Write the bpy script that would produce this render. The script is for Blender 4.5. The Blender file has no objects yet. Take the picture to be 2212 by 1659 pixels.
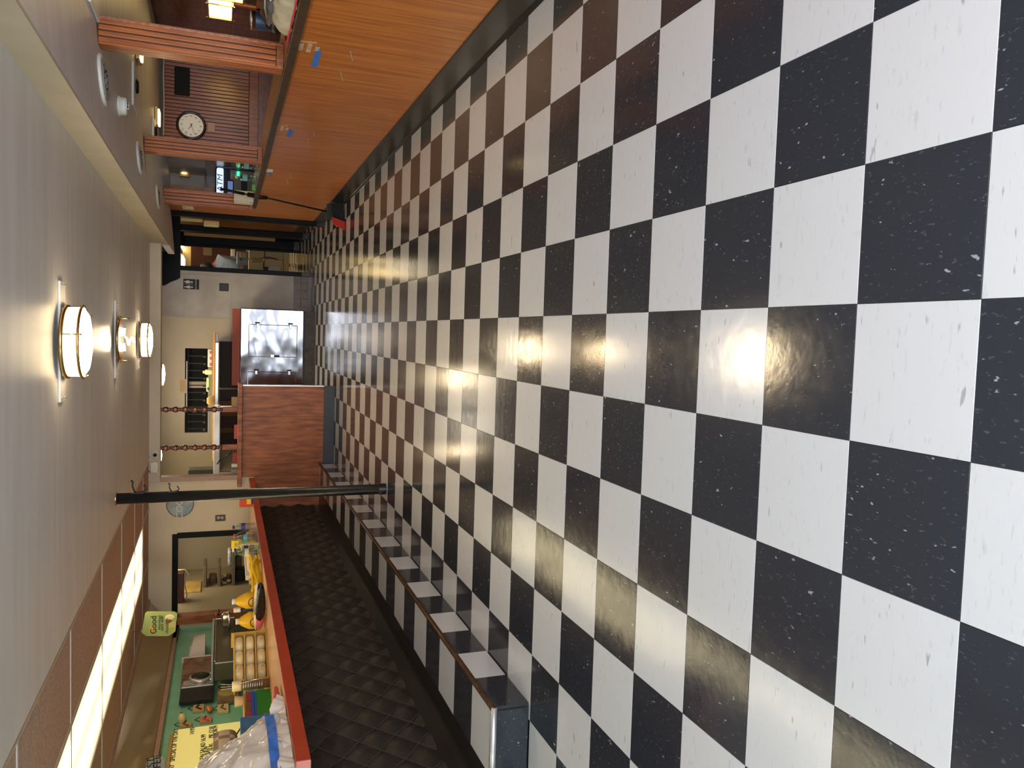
import bpy, bmesh, math, random
from mathutils import Vector, Matrix
random.seed(7)
PI = math.pi
SC = bpy.context.scene
COL = SC.collection
# ------------------------------------------------------------------ camera, world, light, exposure
FPX, YAW, PITCH, ROLL = 1698.47, -0.06276, 0.35149, 0.0098
CAM = Vector((-0.09834, -1.07693, 1.31578))
_f = Vector((math.sin(YAW)*math.cos(PITCH), math.cos(YAW)*math.cos(PITCH), -math.sin(PITCH)))
_r0 = Vector((math.cos(YAW), -math.sin(YAW), 0)); _u0 = _r0.cross(_f)
_r = math.cos(ROLL)*_r0 + math.sin(ROLL)*_u0
_u = -math.sin(ROLL)*_r0 + math.cos(ROLL)*_u0
cd = bpy.data.cameras.new('camera'); cam = bpy.data.objects.new('camera', cd); COL.objects.link(cam)
cd.sensor_fit = 'HORIZONTAL'; cd.sensor_width = 36; cd.lens = 36*FPX/2212
cd.clip_start = 0.02; cd.clip_end = 200
m = Matrix((( -_u.x, _r.x, -_f.x, CAM.x), (-_u.y, _r.y, -_f.y, CAM.y), (-_u.z, _r.z, -_f.z, CAM.z), (0, 0, 0, 1)))
cam.matrix_world = m            # the photograph was taken upright and is shown turned a quarter to the left
SC.camera = cam
w = bpy.data.worlds.new('world'); SC.world = w; w.use_nodes = True
w.node_tree.nodes['Background'].inputs[0].default_value = (0.80, 0.90, 1.0, 1)
w.node_tree.nodes['Background'].inputs[1].default_value = 2.0
SC.view_settings.view_transform = 'Standard'; SC.view_settings.look = 'None'
SC.view_settings.gamma = 1.0; SC.view_settings.use_curve_mapping = False
SC.view_settings.exposure = 0.97
def area(name, loc, rot, sx, sy, power, col):
    l = bpy.data.lights.new(name, 'AREA'); l.shape = 'RECTANGLE'; l.size = sx; l.size_y = sy
    l.energy = power; l.color = col
    o = bpy.data.objects.new(name, l); COL.objects.link(o); o.location = loc; o.rotation_euler = rot
    return o
# daylight through the shop windows in the front wall, behind the photographer
area('window_daylight', (.65, -2.9, 1.15), (PI/2, 0, 0), 3.0, 1.5, 114, (0.87, 0.925, 1.0))
area('window_daylight', (-3.3, -2.9, 1.25), (PI/2, 0, 0), 0.9, 1.2, 30, (0.85, 0.92, 1.0))
SC.cycles.max_bounces = 8; SC.cycles.diffuse_bounces = 4; SC.cycles.glossy_bounces = 4
SC.cycles.transmission_bounces = 6; SC.cycles.transparent_max_bounces = 8
SC.cycles.use_denoising = True; SC.cycles.sample_clamp_indirect = 6
SC.cycles.caustics_reflective = False; SC.cycles.caustics_refractive = False

# ------------------------------------------------------------------ points from measured sight lines
def ray(x, y):
    return ((829.5-y)/FPX)*_r + ((1106-x)/FPX)*_u + _f
def AX(x, y, X):
    d = ray(x, y); return CAM + d*((X-CAM.x)/d.x)
def AY(x, y, Y):
    d = ray(x, y); return CAM + d*((Y-CAM.y)/d.y)
def AZ(x, y, Z):
    d = ray(x, y); return CAM + d*((Z-CAM.z)/d.z)
def zc(Y): return 2.055 + .012*(Y-3)              # the old ceiling rises a little towards the back
def zb(X, Y): return 1.915 + .004*(Y-3) + .085*(min(X, 1.5)-.87)   # lower ceiling over the booths

# ------------------------------------------------------------------ materials
def S(c):
    return tuple(((v/255)/12.92 if v/255 <= .04045 else ((v/255+.055)/1.055)**2.4) for v in c) + (1,)
MATS = {}
def mat(name, col, rough=.5, metal=0, col2=None, scale=8, stretch=(1, 1, 1), bump=0, spec=.5, coat=0, emis=None, estr=0, trans=0, alpha=1, lo=.35, hi=.65, bscale=None, detail=4, obj=False, croug=.05):
    if name in MATS: return MATS[name]
    M = bpy.data.materials.new(name); M.use_nodes = True; nt = M.node_tree; N = nt.nodes; L = nt.links
    b = N['Principled BSDF']; MATS[name] = M
    b.inputs['Base Color'].default_value = S(col); b.inputs['Roughness'].default_value = rough
    b.inputs['Metallic'].default_value = metal; b.inputs['Specular IOR Level'].default_value = spec
    b.inputs['Coat Weight'].default_value = coat; b.inputs['Coat Roughness'].default_value = croug
    b.inputs['Transmission Weight'].default_value = trans; b.inputs['Alpha'].default_value = alpha
    if emis: b.inputs['Emission Color'].default_value = S(emis); b.inputs['Emission Strength'].default_value = estr
    if col2 or bump:
        if obj: tc = N.new('ShaderNodeTexCoord'); src = tc.outputs['Object']
        else: g = N.new('ShaderNodeNewGeometry'); src = g.outputs['Position']
        mp = N.new('ShaderNodeMapping'); mp.inputs['Scale'].default_value = stretch; L.new(src, mp.inputs['Vector'])
        nz = N.new('ShaderNodeTexNoise'); nz.inputs['Scale'].default_value = scale; nz.inputs['Detail'].default_value = detail
        L.new(mp.outputs[0], nz.inputs['Vector'])
        if col2:
            r = N.new('ShaderNodeValToRGB'); r.color_ramp.elements[0].position = lo; r.color_ramp.elements[1].position = hi
            r.color_ramp.elements[0].color = S(col); r.color_ramp.elements[1].color = S(col2)
            L.new(nz.outputs['Fac'], r.inputs['Fac']); L.new(r.outputs[0], b.inputs['Base Color'])
        if bump:
            n2 = nz
            if bscale:
                n2 = N.new('ShaderNodeTexNoise'); n2.inputs['Scale'].default_value = bscale; L.new(mp.outputs[0], n2.inputs['Vector'])
            bp = N.new('ShaderNodeBump'); bp.inputs['Strength'].default_value = bump; bp.inputs['Distance'].default_value = .01
            L.new(n2.outputs['Fac'], bp.inputs['Height']); L.new(bp.outputs[0], b.inputs['Normal'])
    return M
def tilemat(name, base, spots, s1, lo, hi, spots2=None, rough=.16, st=(1, .35, 1)):
    M = bpy.data.materials.new(name); M.use_nodes = True; nt = M.node_tree; N = nt.nodes; L = nt.links
    b = N['Principled BSDF']; b.inputs['Roughness'].default_value = rough; b.inputs['Specular IOR Level'].default_value = .5
    g = N.new('ShaderNodeNewGeometry'); mp = N.new('ShaderNodeMapping'); mp.inputs['Scale'].default_value = st
    L.new(g.outputs['Position'], mp.inputs['Vector'])
    oi = N.new('ShaderNodeObjectInfo')
    ad = N.new('ShaderNodeVectorMath'); ad.operation = 'ADD'; L.new(mp.outputs[0], ad.inputs[0])
    cx = N.new('ShaderNodeCombineXYZ'); mu = N.new('ShaderNodeMath'); mu.operation = 'MULTIPLY'; mu.inputs[1].default_value = 30
    L.new(oi.outputs['Random'], mu.inputs[0]); L.new(mu.outputs[0], cx.inputs[2]); L.new(cx.outputs[0], ad.inputs[1])
    nz = N.new('ShaderNodeTexNoise'); nz.inputs['Scale'].default_value = s1; nz.inputs['Detail'].default_value = 3; nz.inputs['Roughness'].default_value = .6
    L.new(ad.outputs[0], nz.inputs['Vector'])
    r = N.new('ShaderNodeValToRGB'); r.color_ramp.elements[0].position = lo; r.color_ramp.elements[1].position = hi
    r.color_ramp.elements[0].color = S(base); r.color_ramp.elements[1].color = S(spots); L.new(nz.outputs['Fac'], r.inputs['Fac'])
    out = r.outputs[0]
    n3 = N.new('ShaderNodeTexNoise'); n3.inputs['Scale'].default_value = s1*.62; n3.inputs['Detail'].default_value = 2; L.new(ad.outputs[0], n3.inputs['Vector'])
    r2 = N.new('ShaderNodeValToRGB'); r2.color_ramp.elements[0].position = .705; r2.color_ramp.elements[1].position = .75
    r2.color_ramp.elements[0].color = (0, 0, 0, 1); r2.color_ramp.elements[1].color = (1, 1, 1, 1); L.new(n3.outputs['Fac'], r2.inputs['Fac'])
    mx = N.new('ShaderNodeMix'); mx.data_type = 'RGBA'; L.new(r2.outputs[0], mx.inputs['Factor']); L.new(out, mx.inputs['A'])
    mx.inputs['B'].default_value = S(spots2 or spots); L.new(mx.outputs['Result'], b.inputs['Base Color'])
    # gentle waviness and wear of the waxed vinyl
    n4 = N.new('ShaderNodeTexNoise'); n4.inputs['Scale'].default_value = 22; n4.inputs['Detail'].default_value = 3; L.new(g.outputs['Position'], n4.inputs['Vector'])
    bp = N.new('ShaderNodeBump'); bp.inputs['Strength'].default_value = .045; bp.inputs['Distance'].default_value = .01
    L.new(n4.outputs['Fac'], bp.inputs['Height']); L.new(bp.outputs[0], b.inputs['Normal'])
    mr = N.new('ShaderNodeMapRange'); mr.inputs['To Min'].default_value = rough-.04; mr.inputs['To Max'].default_value = rough+.07
    L.new(n4.outputs['Fac'], mr.inputs['Value']); L.new(mr.outputs[0], b.inputs['Roughness'])
    MATS[name] = M; return M
WT = tilemat('vinyl_white', (206, 208, 212), (190, 191, 196), 90, .60, .75, (165, 166, 170), rough=.15, st=(.25, 1, 1))
BT = tilemat('vinyl_black', (44, 47, 55), (72, 76, 86), 120, .62, .70, (150, 155, 162), rough=.13, st=(1, .45, 1))
GROUT = mat('tile_joint', (24, 20, 18), .7)
WOOD = mat('panel_wood', (202, 122, 48), .33, col2=(164, 90, 29), scale=2.6, stretch=(2, 16, 1.0), bump=.05, coat=.25, croug=.2, detail=8)
WOODV = mat('post_wood', (190, 106, 44), .3, col2=(150, 76, 30), scale=5, stretch=(9, 9, .6), bump=.05, coat=.12, croug=.15, detail=6)
BEAD = mat('beadboard_wood', (146, 74, 16), .24, col2=(106, 48, 8), scale=5, stretch=(9, 9, .6), coat=.0, croug=.12, detail=6)
DARKW = mat('dark_side_wood', (118, 62, 26), .3, col2=(80, 38, 14), scale=4, stretch=(4, 1, 12), coat=.3, croug=.15)
ISLW = mat('island_wood', (178, 104, 56), .45, col2=(124, 66, 32), scale=3, stretch=(9, 1, 1.3), bump=.12, coat=.04, croug=.25, detail=8)
CAPW = mat('cap_wood', (180, 114, 78), .35, col2=(142, 82, 52), scale=6, stretch=(8, .8, 8), coat=.2)
EDGEW = mat('worn_dark_edge', (72, 50, 32), .45, col2=(48, 32, 20), scale=14, stretch=(1, .6, 1))
BLK = mat('black_paint', (7, 7, 8), .45, col2=(14, 14, 15), scale=20, bump=.1, spec=.12)
BLKV = mat('black_vinyl_base', (25, 25, 27), .3, col2=(34, 33, 32), scale=10, bump=.03)
CHARC = mat('charcoal_vinyl', (52, 55, 64), .45)
CEIL = mat('ceiling_paint', (226, 222, 219), .42, col2=(216, 212, 209), scale=3, stretch=(.3, 3, 1), bump=.03, bscale=14, spec=.4)
TRIMP = mat('beam_cream', (202, 188, 164), .5, col2=(194, 180, 156), scale=5)
CREAM = mat('cream_wall', (214, 198, 166), .5, col2=(206, 190, 158), scale=3)
GREYW = mat('pale_wall', (206, 198, 184), .5, col2=(182, 172, 158), scale=3)
DROPT = mat('ceiling_tile_brown', (190, 162, 146), .8, col2=(168, 140, 124), scale=60, bump=.5)
TEE = mat('grid_metal', (186, 176, 166), .4)
TEAL = mat('teal_wall', (136, 198, 168), .4, col2=(124, 186, 156), scale=4)
SLANT = mat('gloss_olive_panel', (168, 152, 118), .16, spec=.6)
TANTR = mat('tan_trim', (172, 140, 118), .4, col2=(158, 126, 104), scale=20)
STEEL = mat('stainless', (120, 121, 126), .12, metal=1, bump=1.0, scale=3.2, detail=.6, stretch=(1, 1, 1.5))
STEEL2 = mat('brushed_steel', (190, 188, 182), .28, metal=1)
BRASS = mat('brass', (196, 160, 104), .25, metal=1)
BRONZE = mat('bronze_nosing', (84, 58, 36), .4, metal=.5, col2=(62, 42, 26), scale=30)
SILV = mat('silver_nosing', (200, 200, 202), .35, metal=.7)
WHITE = mat('white_enamel', (225, 222, 215), .35)
PAPER = mat('paper', (214, 208, 196), .7)
PLAST = mat('white_plastic', (222, 216, 200), .45)
CREMP = mat('cream_plastic', (222, 204, 150), .35)
RED = mat('counter_red', (176, 62, 34), .42, col2=(166, 54, 28), scale=6)
PINK = mat('counter_end_pink', (206, 122, 108), .45)
TOPW = mat('butcher_top', (214, 160, 116), .3, col2=(190, 132, 92), scale=6, stretch=(10, .8, 6), coat=.3)
QUILT = mat('black_quilt', (34, 31, 30), .5, col2=(44, 40, 37), scale=9, bump=.25, bscale=120)
QLINE = mat('quilt_thread', (66, 59, 52), .7)
LAMP = mat('lamp_glow', (255, 240, 205), .5, emis=(255, 228, 184), estr=26)
LAMPS = mat('lamp_side_glow', (255, 240, 205), .5, emis=(255, 226, 176), estr=6)
BULB = mat('bulb_glow', (255, 240, 205), .5, emis=(255, 232, 190), estr=80)
FLUO = mat('fluorescent_diffuser', (255, 250, 225), .5, emis=(255, 238, 190), estr=1.0)
_n = FLUO.node_tree.nodes; _l = FLUO.node_tree.links; _g = _n.new('ShaderNodeNewGeometry'); _s = _n.new('ShaderNodeSeparateXYZ'); _l.new(_g.outputs['Position'], _s.inputs[0])
_w = _n.new('ShaderNodeMath'); _w.operation = 'ADD'; _w.inputs[1].default_value = 2.55; _l.new(_s.outputs['X'], _w.inputs[0])       # two tubes behind each diffuser
_a = _n.new('ShaderNodeMath'); _a.operation = 'ABSOLUTE'; _l.new(_w.outputs[0], _a.inputs[0])
_b = _n.new('ShaderNodeMath'); _b.operation = 'SUBTRACT'; _b.inputs[1].default_value = .14; _l.new(_a.outputs[0], _b.inputs[0])
_c = _n.new('ShaderNodeMath'); _c.operation = 'ABSOLUTE'; _l.new(_b.outputs[0], _c.inputs[0])
_m = _n.new('ShaderNodeMapRange'); _m.interpolation_type = 'SMOOTHSTEP'; _m.inputs['From Min'].default_value = 0; _m.inputs['From Max'].default_value = .12; _m.inputs['To Min'].default_value = 3.2; _m.inputs['To Max'].default_value = .62
_l.new(_c.outputs[0], _m.inputs['Value']); _l.new(_m.outputs[0], _n['Principled BSDF'].inputs['Emission Strength'])
SCON = mat('sconce_glass', (255, 235, 180), .5, emis=(255, 216, 136), estr=7)
def thin_clear(name, col, k=.12):
    M = bpy.data.materials.new(name); M.use_nodes = True; nt = M.node_tree; N = nt.nodes; L = nt.links; N.clear()
    o = N.new('ShaderNodeOutputMaterial'); mx = N.new('ShaderNodeMixShader'); t = N.new('ShaderNodeBsdfTransparent'); g = N.new('ShaderNodeBsdfGlossy')
    lw = N.new('ShaderNodeLayerWeight'); lw.inputs['Blend'].default_value = .35; ma = N.new('ShaderNodeMath'); ma.operation = 'ADD'; ma.inputs[1].default_value = k*.3; ma.use_clamp = True
    t.inputs[0].default_value = S(col); g.inputs['Roughness'].default_value = .08; g.inputs[0].default_value = (.9, .9, .9, 1)
    L.new(lw.outputs['Facing'], ma.inputs[0]); m2 = N.new('ShaderNodeMath'); m2.operation = 'MULTIPLY'; m2.inputs[1].default_value = .55; L.new(ma.outputs[0], m2.inputs[0])
    L.new(m2.outputs[0], mx.inputs[0]); L.new(t.outputs[0], mx.inputs[1]); L.new(g.outputs[0], mx.inputs[2]); L.new(mx.outputs[0], o.inputs[0]); MATS[name] = M; return M
GLASS = thin_clear('clear_plastic', (228, 236, 238))
BLUE = mat('painter_tape', (56, 112, 200), .6)
BLUED = mat('navy_plastic', (40, 44, 130), .35)
TEALP = mat('label_teal', (110, 178, 184), .5)
YEL = mat('yellow', (250, 212, 20), .4)
ORNG = mat('orange_red', (214, 76, 34), .4)
REDP = mat('red_plastic', (206, 60, 50), .45)
GREEN = mat('green_plastic', (14, 132, 44), .35)
BLKP = mat('black_plastic', (16, 16, 17), .5, spec=.3)
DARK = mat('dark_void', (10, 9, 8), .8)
INK = mat('black_ink', (20, 18, 14), .7)
OLIVE = mat('kitchen_wall', (136, 122, 92), .5)
BRWN = mat('brown_box', (120, 76, 42), .7)
GREY = mat('grey_plate', (142, 140, 134), .45)
RWALL = mat('red_wall', (64, 10, 14), .6)
RUST = mat('rust_red_board', (172, 84, 66), .6)
BRKT = mat('brown_wall_tile', (98, 56, 36), .4, col2=(74, 40, 26), scale=9)

# ------------------------------------------------------------------ builders
WL = {}
def finish(name, verts, faces, mt, parent=None, label=None, cat=None, group=None, kind=None, smooth=False, origin=None, mats=None, mi=None):
    vs = [Vector(v) for v in verts]
    if origin is None:
        lo = Vector([min(v[i] for v in vs) for i in range(3)]); hi = Vector([max(v[i] for v in vs) for i in range(3)])
        origin = Vector(((lo.x+hi.x)/2, (lo.y+hi.y)/2, lo.z))
    me = bpy.data.meshes.new(name); me.from_pydata([v-origin for v in vs], [], faces)
    me.materials.append(mt)
    for x in (mats or []): me.materials.append(x)
    if mi:
        for p, k in zip(me.polygons, mi): p.material_index = k
    if smooth:
        for p in me.polygons: p.use_smooth = True
    me.update()
    o = bpy.data.objects.new(name, me); COL.objects.link(o)
    pw = Vector((0, 0, 0))
    if parent is not None: o.parent = parent; pw = WL[parent.name]
    o.location = origin - pw; WL[o.name] = origin
    tag(o, label, cat, group, kind); return o
def tag(o, label=None, cat=None, group=None, kind=None):
    if label: o['label'] = label
    if cat: o['category'] = cat
    if group: o['group'] = group
    if kind: o['kind'] = kind
def empty(name, loc, label, cat, group=None, kind=None):
    o = bpy.data.objects.new(name, None); COL.objects.link(o); o.location = loc; o.empty_display_size = .05
    WL[o.name] = Vector(loc); tag(o, label, cat, group, kind); return o
class G:
    """collects simple shapes into one mesh (world coordinates)"""
    def __init__(s): s.v = []; s.f = []; s.m = []; s.k = 0
    def _add(s, v, f):
        n = len(s.v); s.v += [Vector(a) for a in v]; s.f += [tuple(i+n for i in q) for q in f]; s.m += [s.k]*len(f); return s
    def box(s, x0, x1, y0, y1, z0, z1, b=0):
        x0, x1 = min(x0, x1), max(x0, x1); y0, y1 = min(y0, y1), max(y0, y1); z0, z1 = min(z0, z1), max(z0, z1)
        if b:
            b = min(b, (x1-x0)/2.2, (y1-y0)/2.2, (z1-z0)/2.2)
            bm = bmesh.new(); bmesh.ops.create_cube(bm, size=1)
            for v in bm.verts: v.co = Vector(((x0+x1)/2+v.co.x*(x1-x0), (y0+y1)/2+v.co.y*(y1-y0), (z0+z1)/2+v.co.z*(z1-z0)))
            bmesh.ops.bevel(bm, geom=bm.edges[:], offset=b, segments=2, profile=.5, affect='EDGES')
            bm.verts.index_update(); s._add([v.co.copy() for v in bm.verts], [[v.index for v in f.verts] for f in bm.faces]); bm.free(); return s
        v = [(x0, y0, z0), (x1, y0, z0), (x1, y1, z0), (x0, y1, z0), (x0, y0, z1), (x1, y0, z1), (x1, y1, z1), (x0, y1, z1)]
        return s._add(v, [(0, 3, 2, 1), (4, 5, 6, 7), (0, 1, 5, 4), (1, 2, 6, 5), (2, 3, 7, 6), (3, 0, 4, 7)])
    def hexa(s, bot, top):
        """bot, top: four points each, in the same turning order"""
        return s._add(list(bot)+list(top), [(0, 3, 2, 1), (4, 5, 6, 7), (0, 1, 5, 4), (1, 2, 6, 5), (2, 3, 7, 6), (3, 0, 4, 7)])
    def prism(s, pts, d):
        n = len(pts); d = Vector(d); v = [Vector(p) for p in pts]+[Vector(p)+d for p in pts]
        return s._add(v, [tuple(range(n))[::-1], tuple(range(n, 2*n))]+[(i, (i+1) % n, n+(i+1) % n, n+i) for i in range(n)])
    def lathe(s, c, prof, axis=(0, 0, 1), n=20, cap=True):
        c = Vector(c); a = Vector(axis).normalized()
        t = a.orthogonal().normalized(); q = a.cross(t); v = []; f = []
        for r, h in prof:
            for i in range(n):
                an = 2*PI*i/n; v.append(c + a*h + (t*math.cos(an)+q*math.sin(an))*max(r, 1e-4))
        for j in range(len(prof)-1):
            for i in range(n):
                f.append((j*n+i, j*n+(i+1) % n, (j+1)*n+(i+1) % n, (j+1)*n+i))
        if cap: f += [tuple(range(n))[::-1], tuple(range((len(prof)-1)*n, len(prof)*n))]
        return s._add(v, f)
    def tube(s, pts, r, n=8, closed=False):
        pts = [Vector(p) for p in pts]; rr = r if isinstance(r, (list, tuple)) else [r]*len(pts); v = []; f = []; up = None
        for i, p in enumerate(pts):
            a = pts[(i+1) % len(pts)] if (closed or i < len(pts)-1) else p
            b = pts[i-1] if (closed or i > 0) else p
            d = (a-b).normalized() if (a-b).length > 1e-9 else Vector((0, 0, 1))
            if up is None: up = d.orthogonal().normalized()
            up = (up - d*up.dot(d)); up = up.normalized() if up.length > 1e-6 else d.orthogonal().normalized()
            q = d.cross(up)
            for k in range(n):
                an = 2*PI*k/n; v.append(p+(up*math.cos(an)+q*math.sin(an))*rr[i])
        m_ = len(pts)
        for i in range(m_ if closed else m_-1):
            for k in range(n):
                f.append((i*n+k, i*n+(k+1) % n, ((i+1) % m_)*n+(k+1) % n, ((i+1) % m_)*n+k))
        if not closed: f += [tuple(range(n))[::-1], tuple(range((m_-1)*n, m_*n))]
        return s._add(v, f)
    def ring(s, c, R, r, axis=(0, 0, 1), n=32, k=8):
        c = Vector(c); a = Vector(axis).normalized(); t = a.orthogonal().normalized(); q = a.cross(t)
        return s.tube([c+(t*math.cos(2*PI*i/n)+q*math.sin(2*PI*i/n))*R for i in range(n)], r, k, True)
    def ball(s, c, rx, ry, rz, n=14, k=10):
        v = []; f = []
        for j in range(k+1):
            th = PI*j/k
            for i in range(n):
                an = 2*PI*i/n; v.append((c[0]+rx*math.sin(th)*math.cos(an), c[1]+ry*math.sin(th)*math.sin(an), c[2]-rz*math.cos(th)))
        for j in range(k):
            for i in range(n): f.append((j*n+i, j*n+(i+1) % n, (j+1)*n+(i+1) % n, (j+1)*n+i))
        return s._add(v, f)
    def sheet(s, P, nu, nv):
        v = [P(i/nu, j/nv) for j in range(nv+1) for i in range(nu+1)]
        return s._add(v, [(j*(nu+1)+i, j*(nu+1)+i+1, (j+1)*(nu+1)+i+1, (j+1)*(nu+1)+i) for j in range(nv) for i in range(nu)])
    def make(s, name, mt, parent=None, **k):
        if any(s.m): k['mi'] = s.m
        return finish(name, s.v, s.f, mt, parent, **k)
def text(body, loc, size, mt, parent, face='Y', name='lettering', ext=.0012, align='CENTER', sx=1, rot=0, label=None, shear=0):
    c = bpy.data.curves.new(name, 'FONT'); c.body = body; c.size = size; c.extrude = ext; c.align_x = align; c.align_y = 'CENTER'; c.shear = shear
    o = bpy.data.objects.new(name+'_src', c); COL.objects.link(o)
    dg = bpy.context.evaluated_depsgraph_get(); me = bpy.data.meshes.new_from_object(o.evaluated_get(dg))
    COL.objects.unlink(o); bpy.data.objects.remove(o)
    R = Matrix.Rotation(rot, 3, 'Z') @ Matrix.Diagonal((sx, 1, 1))
    B = {'Y': Matrix(((1, 0, 0), (0, 0, -1), (0, 1, 0))), 'X-': Matrix(((0, 0, -1), (-1, 0, 0), (0, 1, 0))), 'X+': Matrix(((0, 0, 1), (1, 0, 0), (0, 1, 0)))}[face]
    for v in me.vertices: v.co = B @ (R @ v.co)
    me.materials.clear(); me.materials.append(mt)
    t = bpy.data.objects.new(name, me); COL.objects.link(t); t.parent = parent
    t.location = Vector(loc) - WL[parent.name]; WL[t.name] = Vector(loc)
    if label: t['label'] = label
    return t
def cl(lo, hi, v): return max(lo, min(hi, v))
T = 0.3048
XR, XK, YK, ZK = 1.42, -1.748, 2.147, .175      # half wall face, step face, step near end, step height
XQ, XE, XB, ZT = -2.28, -1.90, -2.72, 1.015     # quilted face, counter edge, counter rear, counter height
YB, YW = 9.0, 12.1                              # divider wall, far wall
XL = -3.75
# ------------------------------------------------------------------ floor, with every near tile its own piece
fl = G().box(-4, 3.1, -3.2, 19.2, -.12, -.004).make('floor', GROUT, kind='structure', origin=Vector((0, 0, -.12)))
def tile_mesh(name, mt):
    bm = bmesh.new(); bmesh.ops.create_cube(bm, size=1)
    h = T/2-.0006
    for v in bm.verts: v.co = Vector((v.co.x*2*h, v.co.y*2*h, v.co.z*.004-.002))
    top = [e for e in bm.edges if all(v.co.z > -.001 for v in e.verts)]
    bmesh.ops.bevel(bm, geom=top, offset=.0005, segments=1, affect='EDGES')
    me = bpy.data.meshes.new(name); bm.to_mesh(me); bm.free(); me.materials.append(mt); return me
TM = (tile_mesh('tile_black', BT), tile_mesh('tile_white', WT))
allt = [(i, j) for j in range(-9, 62) for i in range(-13 if j < 7 else -6, 5 if j < 33 else 6)]
def seen(i, j):
    """how large a tile shows in the photograph"""
    q = []
    for a, b in ((0, 0), (1, 0), (1, 1), (0, 1)):
        d = Vector(((i+a)*T, (j+b)*T, 0))-CAM; k = d.dot(_f)
        if k < .15: return -1
        q.append((1106-FPX*d.dot(_u)/k, 829.5-FPX*d.dot(_r)/k))
    if not any(-20 < x < 2232 and -20 < y < 1679 for x, y in q): return -1
    q = [(cl(0, 2212, x), cl(0, 1659, y)) for x, y in q]
    return abs(sum(q[k][0]*q[(k+1) % 4][1]-q[(k+1) % 4][0]*q[k][1] for k in range(4)))/2
near = sorted([t for t in allt if seen(*t) > 1], key=lambda t: -seen(*t))[:300]
for i, j in near:
    o = bpy.data.objects.new('tile', TM[(i+j) % 2]); COL.objects.link(o); o.parent = fl
    o.location = Vector(((i+.5)*T, (j+.5)*T, 0)) - WL['floor']
g = G(); ns = set(near)
for i, j in allt:
    if (i, j) in ns: continue
    g.k = (i+j) % 2; g.box(i*T+.0006, (i+1)*T-.0006, j*T+.0006, (j+1)*T-.0006, -.004, 0)
o = g.make('tiles', BT, fl, mats=[WT], kind='stuff')
# ------------------------------------------------------------------ ceilings
def slab(name, x0, x1, y0, y1, f, th, mt, **k):
    z = lambda x, y: f(x, y)
    g = G().hexa([(x0, y0, z(x0, y0)), (x1, y0, z(x1, y0)), (x1, y1, z(x1, y1)), (x0, y1, z(x0, y1))],
                 [(x0, y0, z(x0, y0)+th), (x1, y0, z(x1, y0)+th), (x1, y1, z(x1, y1)+th), (x0, y1, z(x0, y1)+th)])
    return g.make(name, mt, **k)
cz = lambda x, y: zc(y)
ceil = slab('ceiling', -1.70, .87, -3.0, 9.1, cz, .08, CEIL, kind='structure')
slab('ceiling_booths', 1.5, 3.05, -3.0, 10.4, zb, .08, CEIL, kind='structure')
slab('ceiling_booth_edge', .87, 1.5, -3.0, 10.4, zb, .08, CEIL, kind='structure')
slab('ceiling_back', -3.9, 3.1, 9.1, 19.2, lambda x, y: 2.30, .08, CREAM, kind='structure')
g = G().hexa([(.86, -3, zb(.87, -3)), (.875, -3, zb(.87, -3)), (.875, 9.1, zb(.87, 9.1)), (.86, 9.1, zb(.87, 9.1))],
             [(.86, -3, zc(-3)+.02), (.875, -3, zc(-3)+.02), (.875, 9.1, zc(9.1)+.02), (.86, 9.1, zc(9.1)+.02)])
g.make('trim_1', TRIMP, kind='structure')
# dropped tile ceiling over the counter with its metal grid and light panels
YS = [-2.55, -1.33, -.11, 1.11, 2.33, 3.55, 4.81, 6.04, 7.2, 8.15, 8.98]
XS = [-1.70, -2.24, -2.86, -3.34]
back = slab('ceiling_left', -3.8, -1.70, -3.0, 9.1, lambda x, y: zc(y)+.06, .05, DARK, kind='structure')
for a in range(len(YS)-1):
    for b in range(3):
        lit = (b == 1 and 3 <= a <= 8)
        y0, y1, x1, x0 = YS[a]+.012, YS[a+1]-.012, XS[b]-.010, XS[b+1]+.010
        if lit:
            if a == 8: y1 = 8.1
            g = G().hexa([(x0, y0, zc(y0)+.008), (x1, y0, zc(y0)+.008), (x1, y1, zc(y1)+.008), (x0, y1, zc(y1)+.008)],
                         [(x0, y0, zc(y0)+.014), (x1, y0, zc(y0)+.014), (x1, y1, zc(y1)+.014), (x0, y1, zc(y1)+.014)])
            g.make('light_panel', FLUO, back)
        else:
            g = G().hexa([(x0, y0, zc(y0)+.006), (x1, y0, zc(y0)+.006), (x1, y1, zc(y1)+.006), (x0, y1, zc(y1)+.006)],
                         [(x0, y0, zc(y0)+.02), (x1, y0, zc(y0)+.02), (x1, y1, zc(y1)+.02), (x0, y1, zc(y1)+.02)])
            g.make('ceiling_tile', DROPT, back)
for x in XS:
    wd = .013
    G().hexa([(x-wd, -2.55, zc(-2.55)), (x+wd, -2.55, zc(-2.55)), (x+wd, 8.98, zc(8.98)), (x-wd, 8.98, zc(8.98))],
             [(x-wd, -2.55, zc(-2.55)+.02), (x+wd, -2.55, zc(-2.55)+.02), (x+wd, 8.98, zc(8.98)+.02), (x-wd, 8.98, zc(8.98)+.02)]).make('grid_bar', TEE if x < -1.8 else TRIMP, back)
for y in YS[1:-1]:
    G().box(XS[-1], XS[0], y-.012, y+.012, zc(y)+.001, zc(y)+.02).make('grid_bar', TEE, back)
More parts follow.
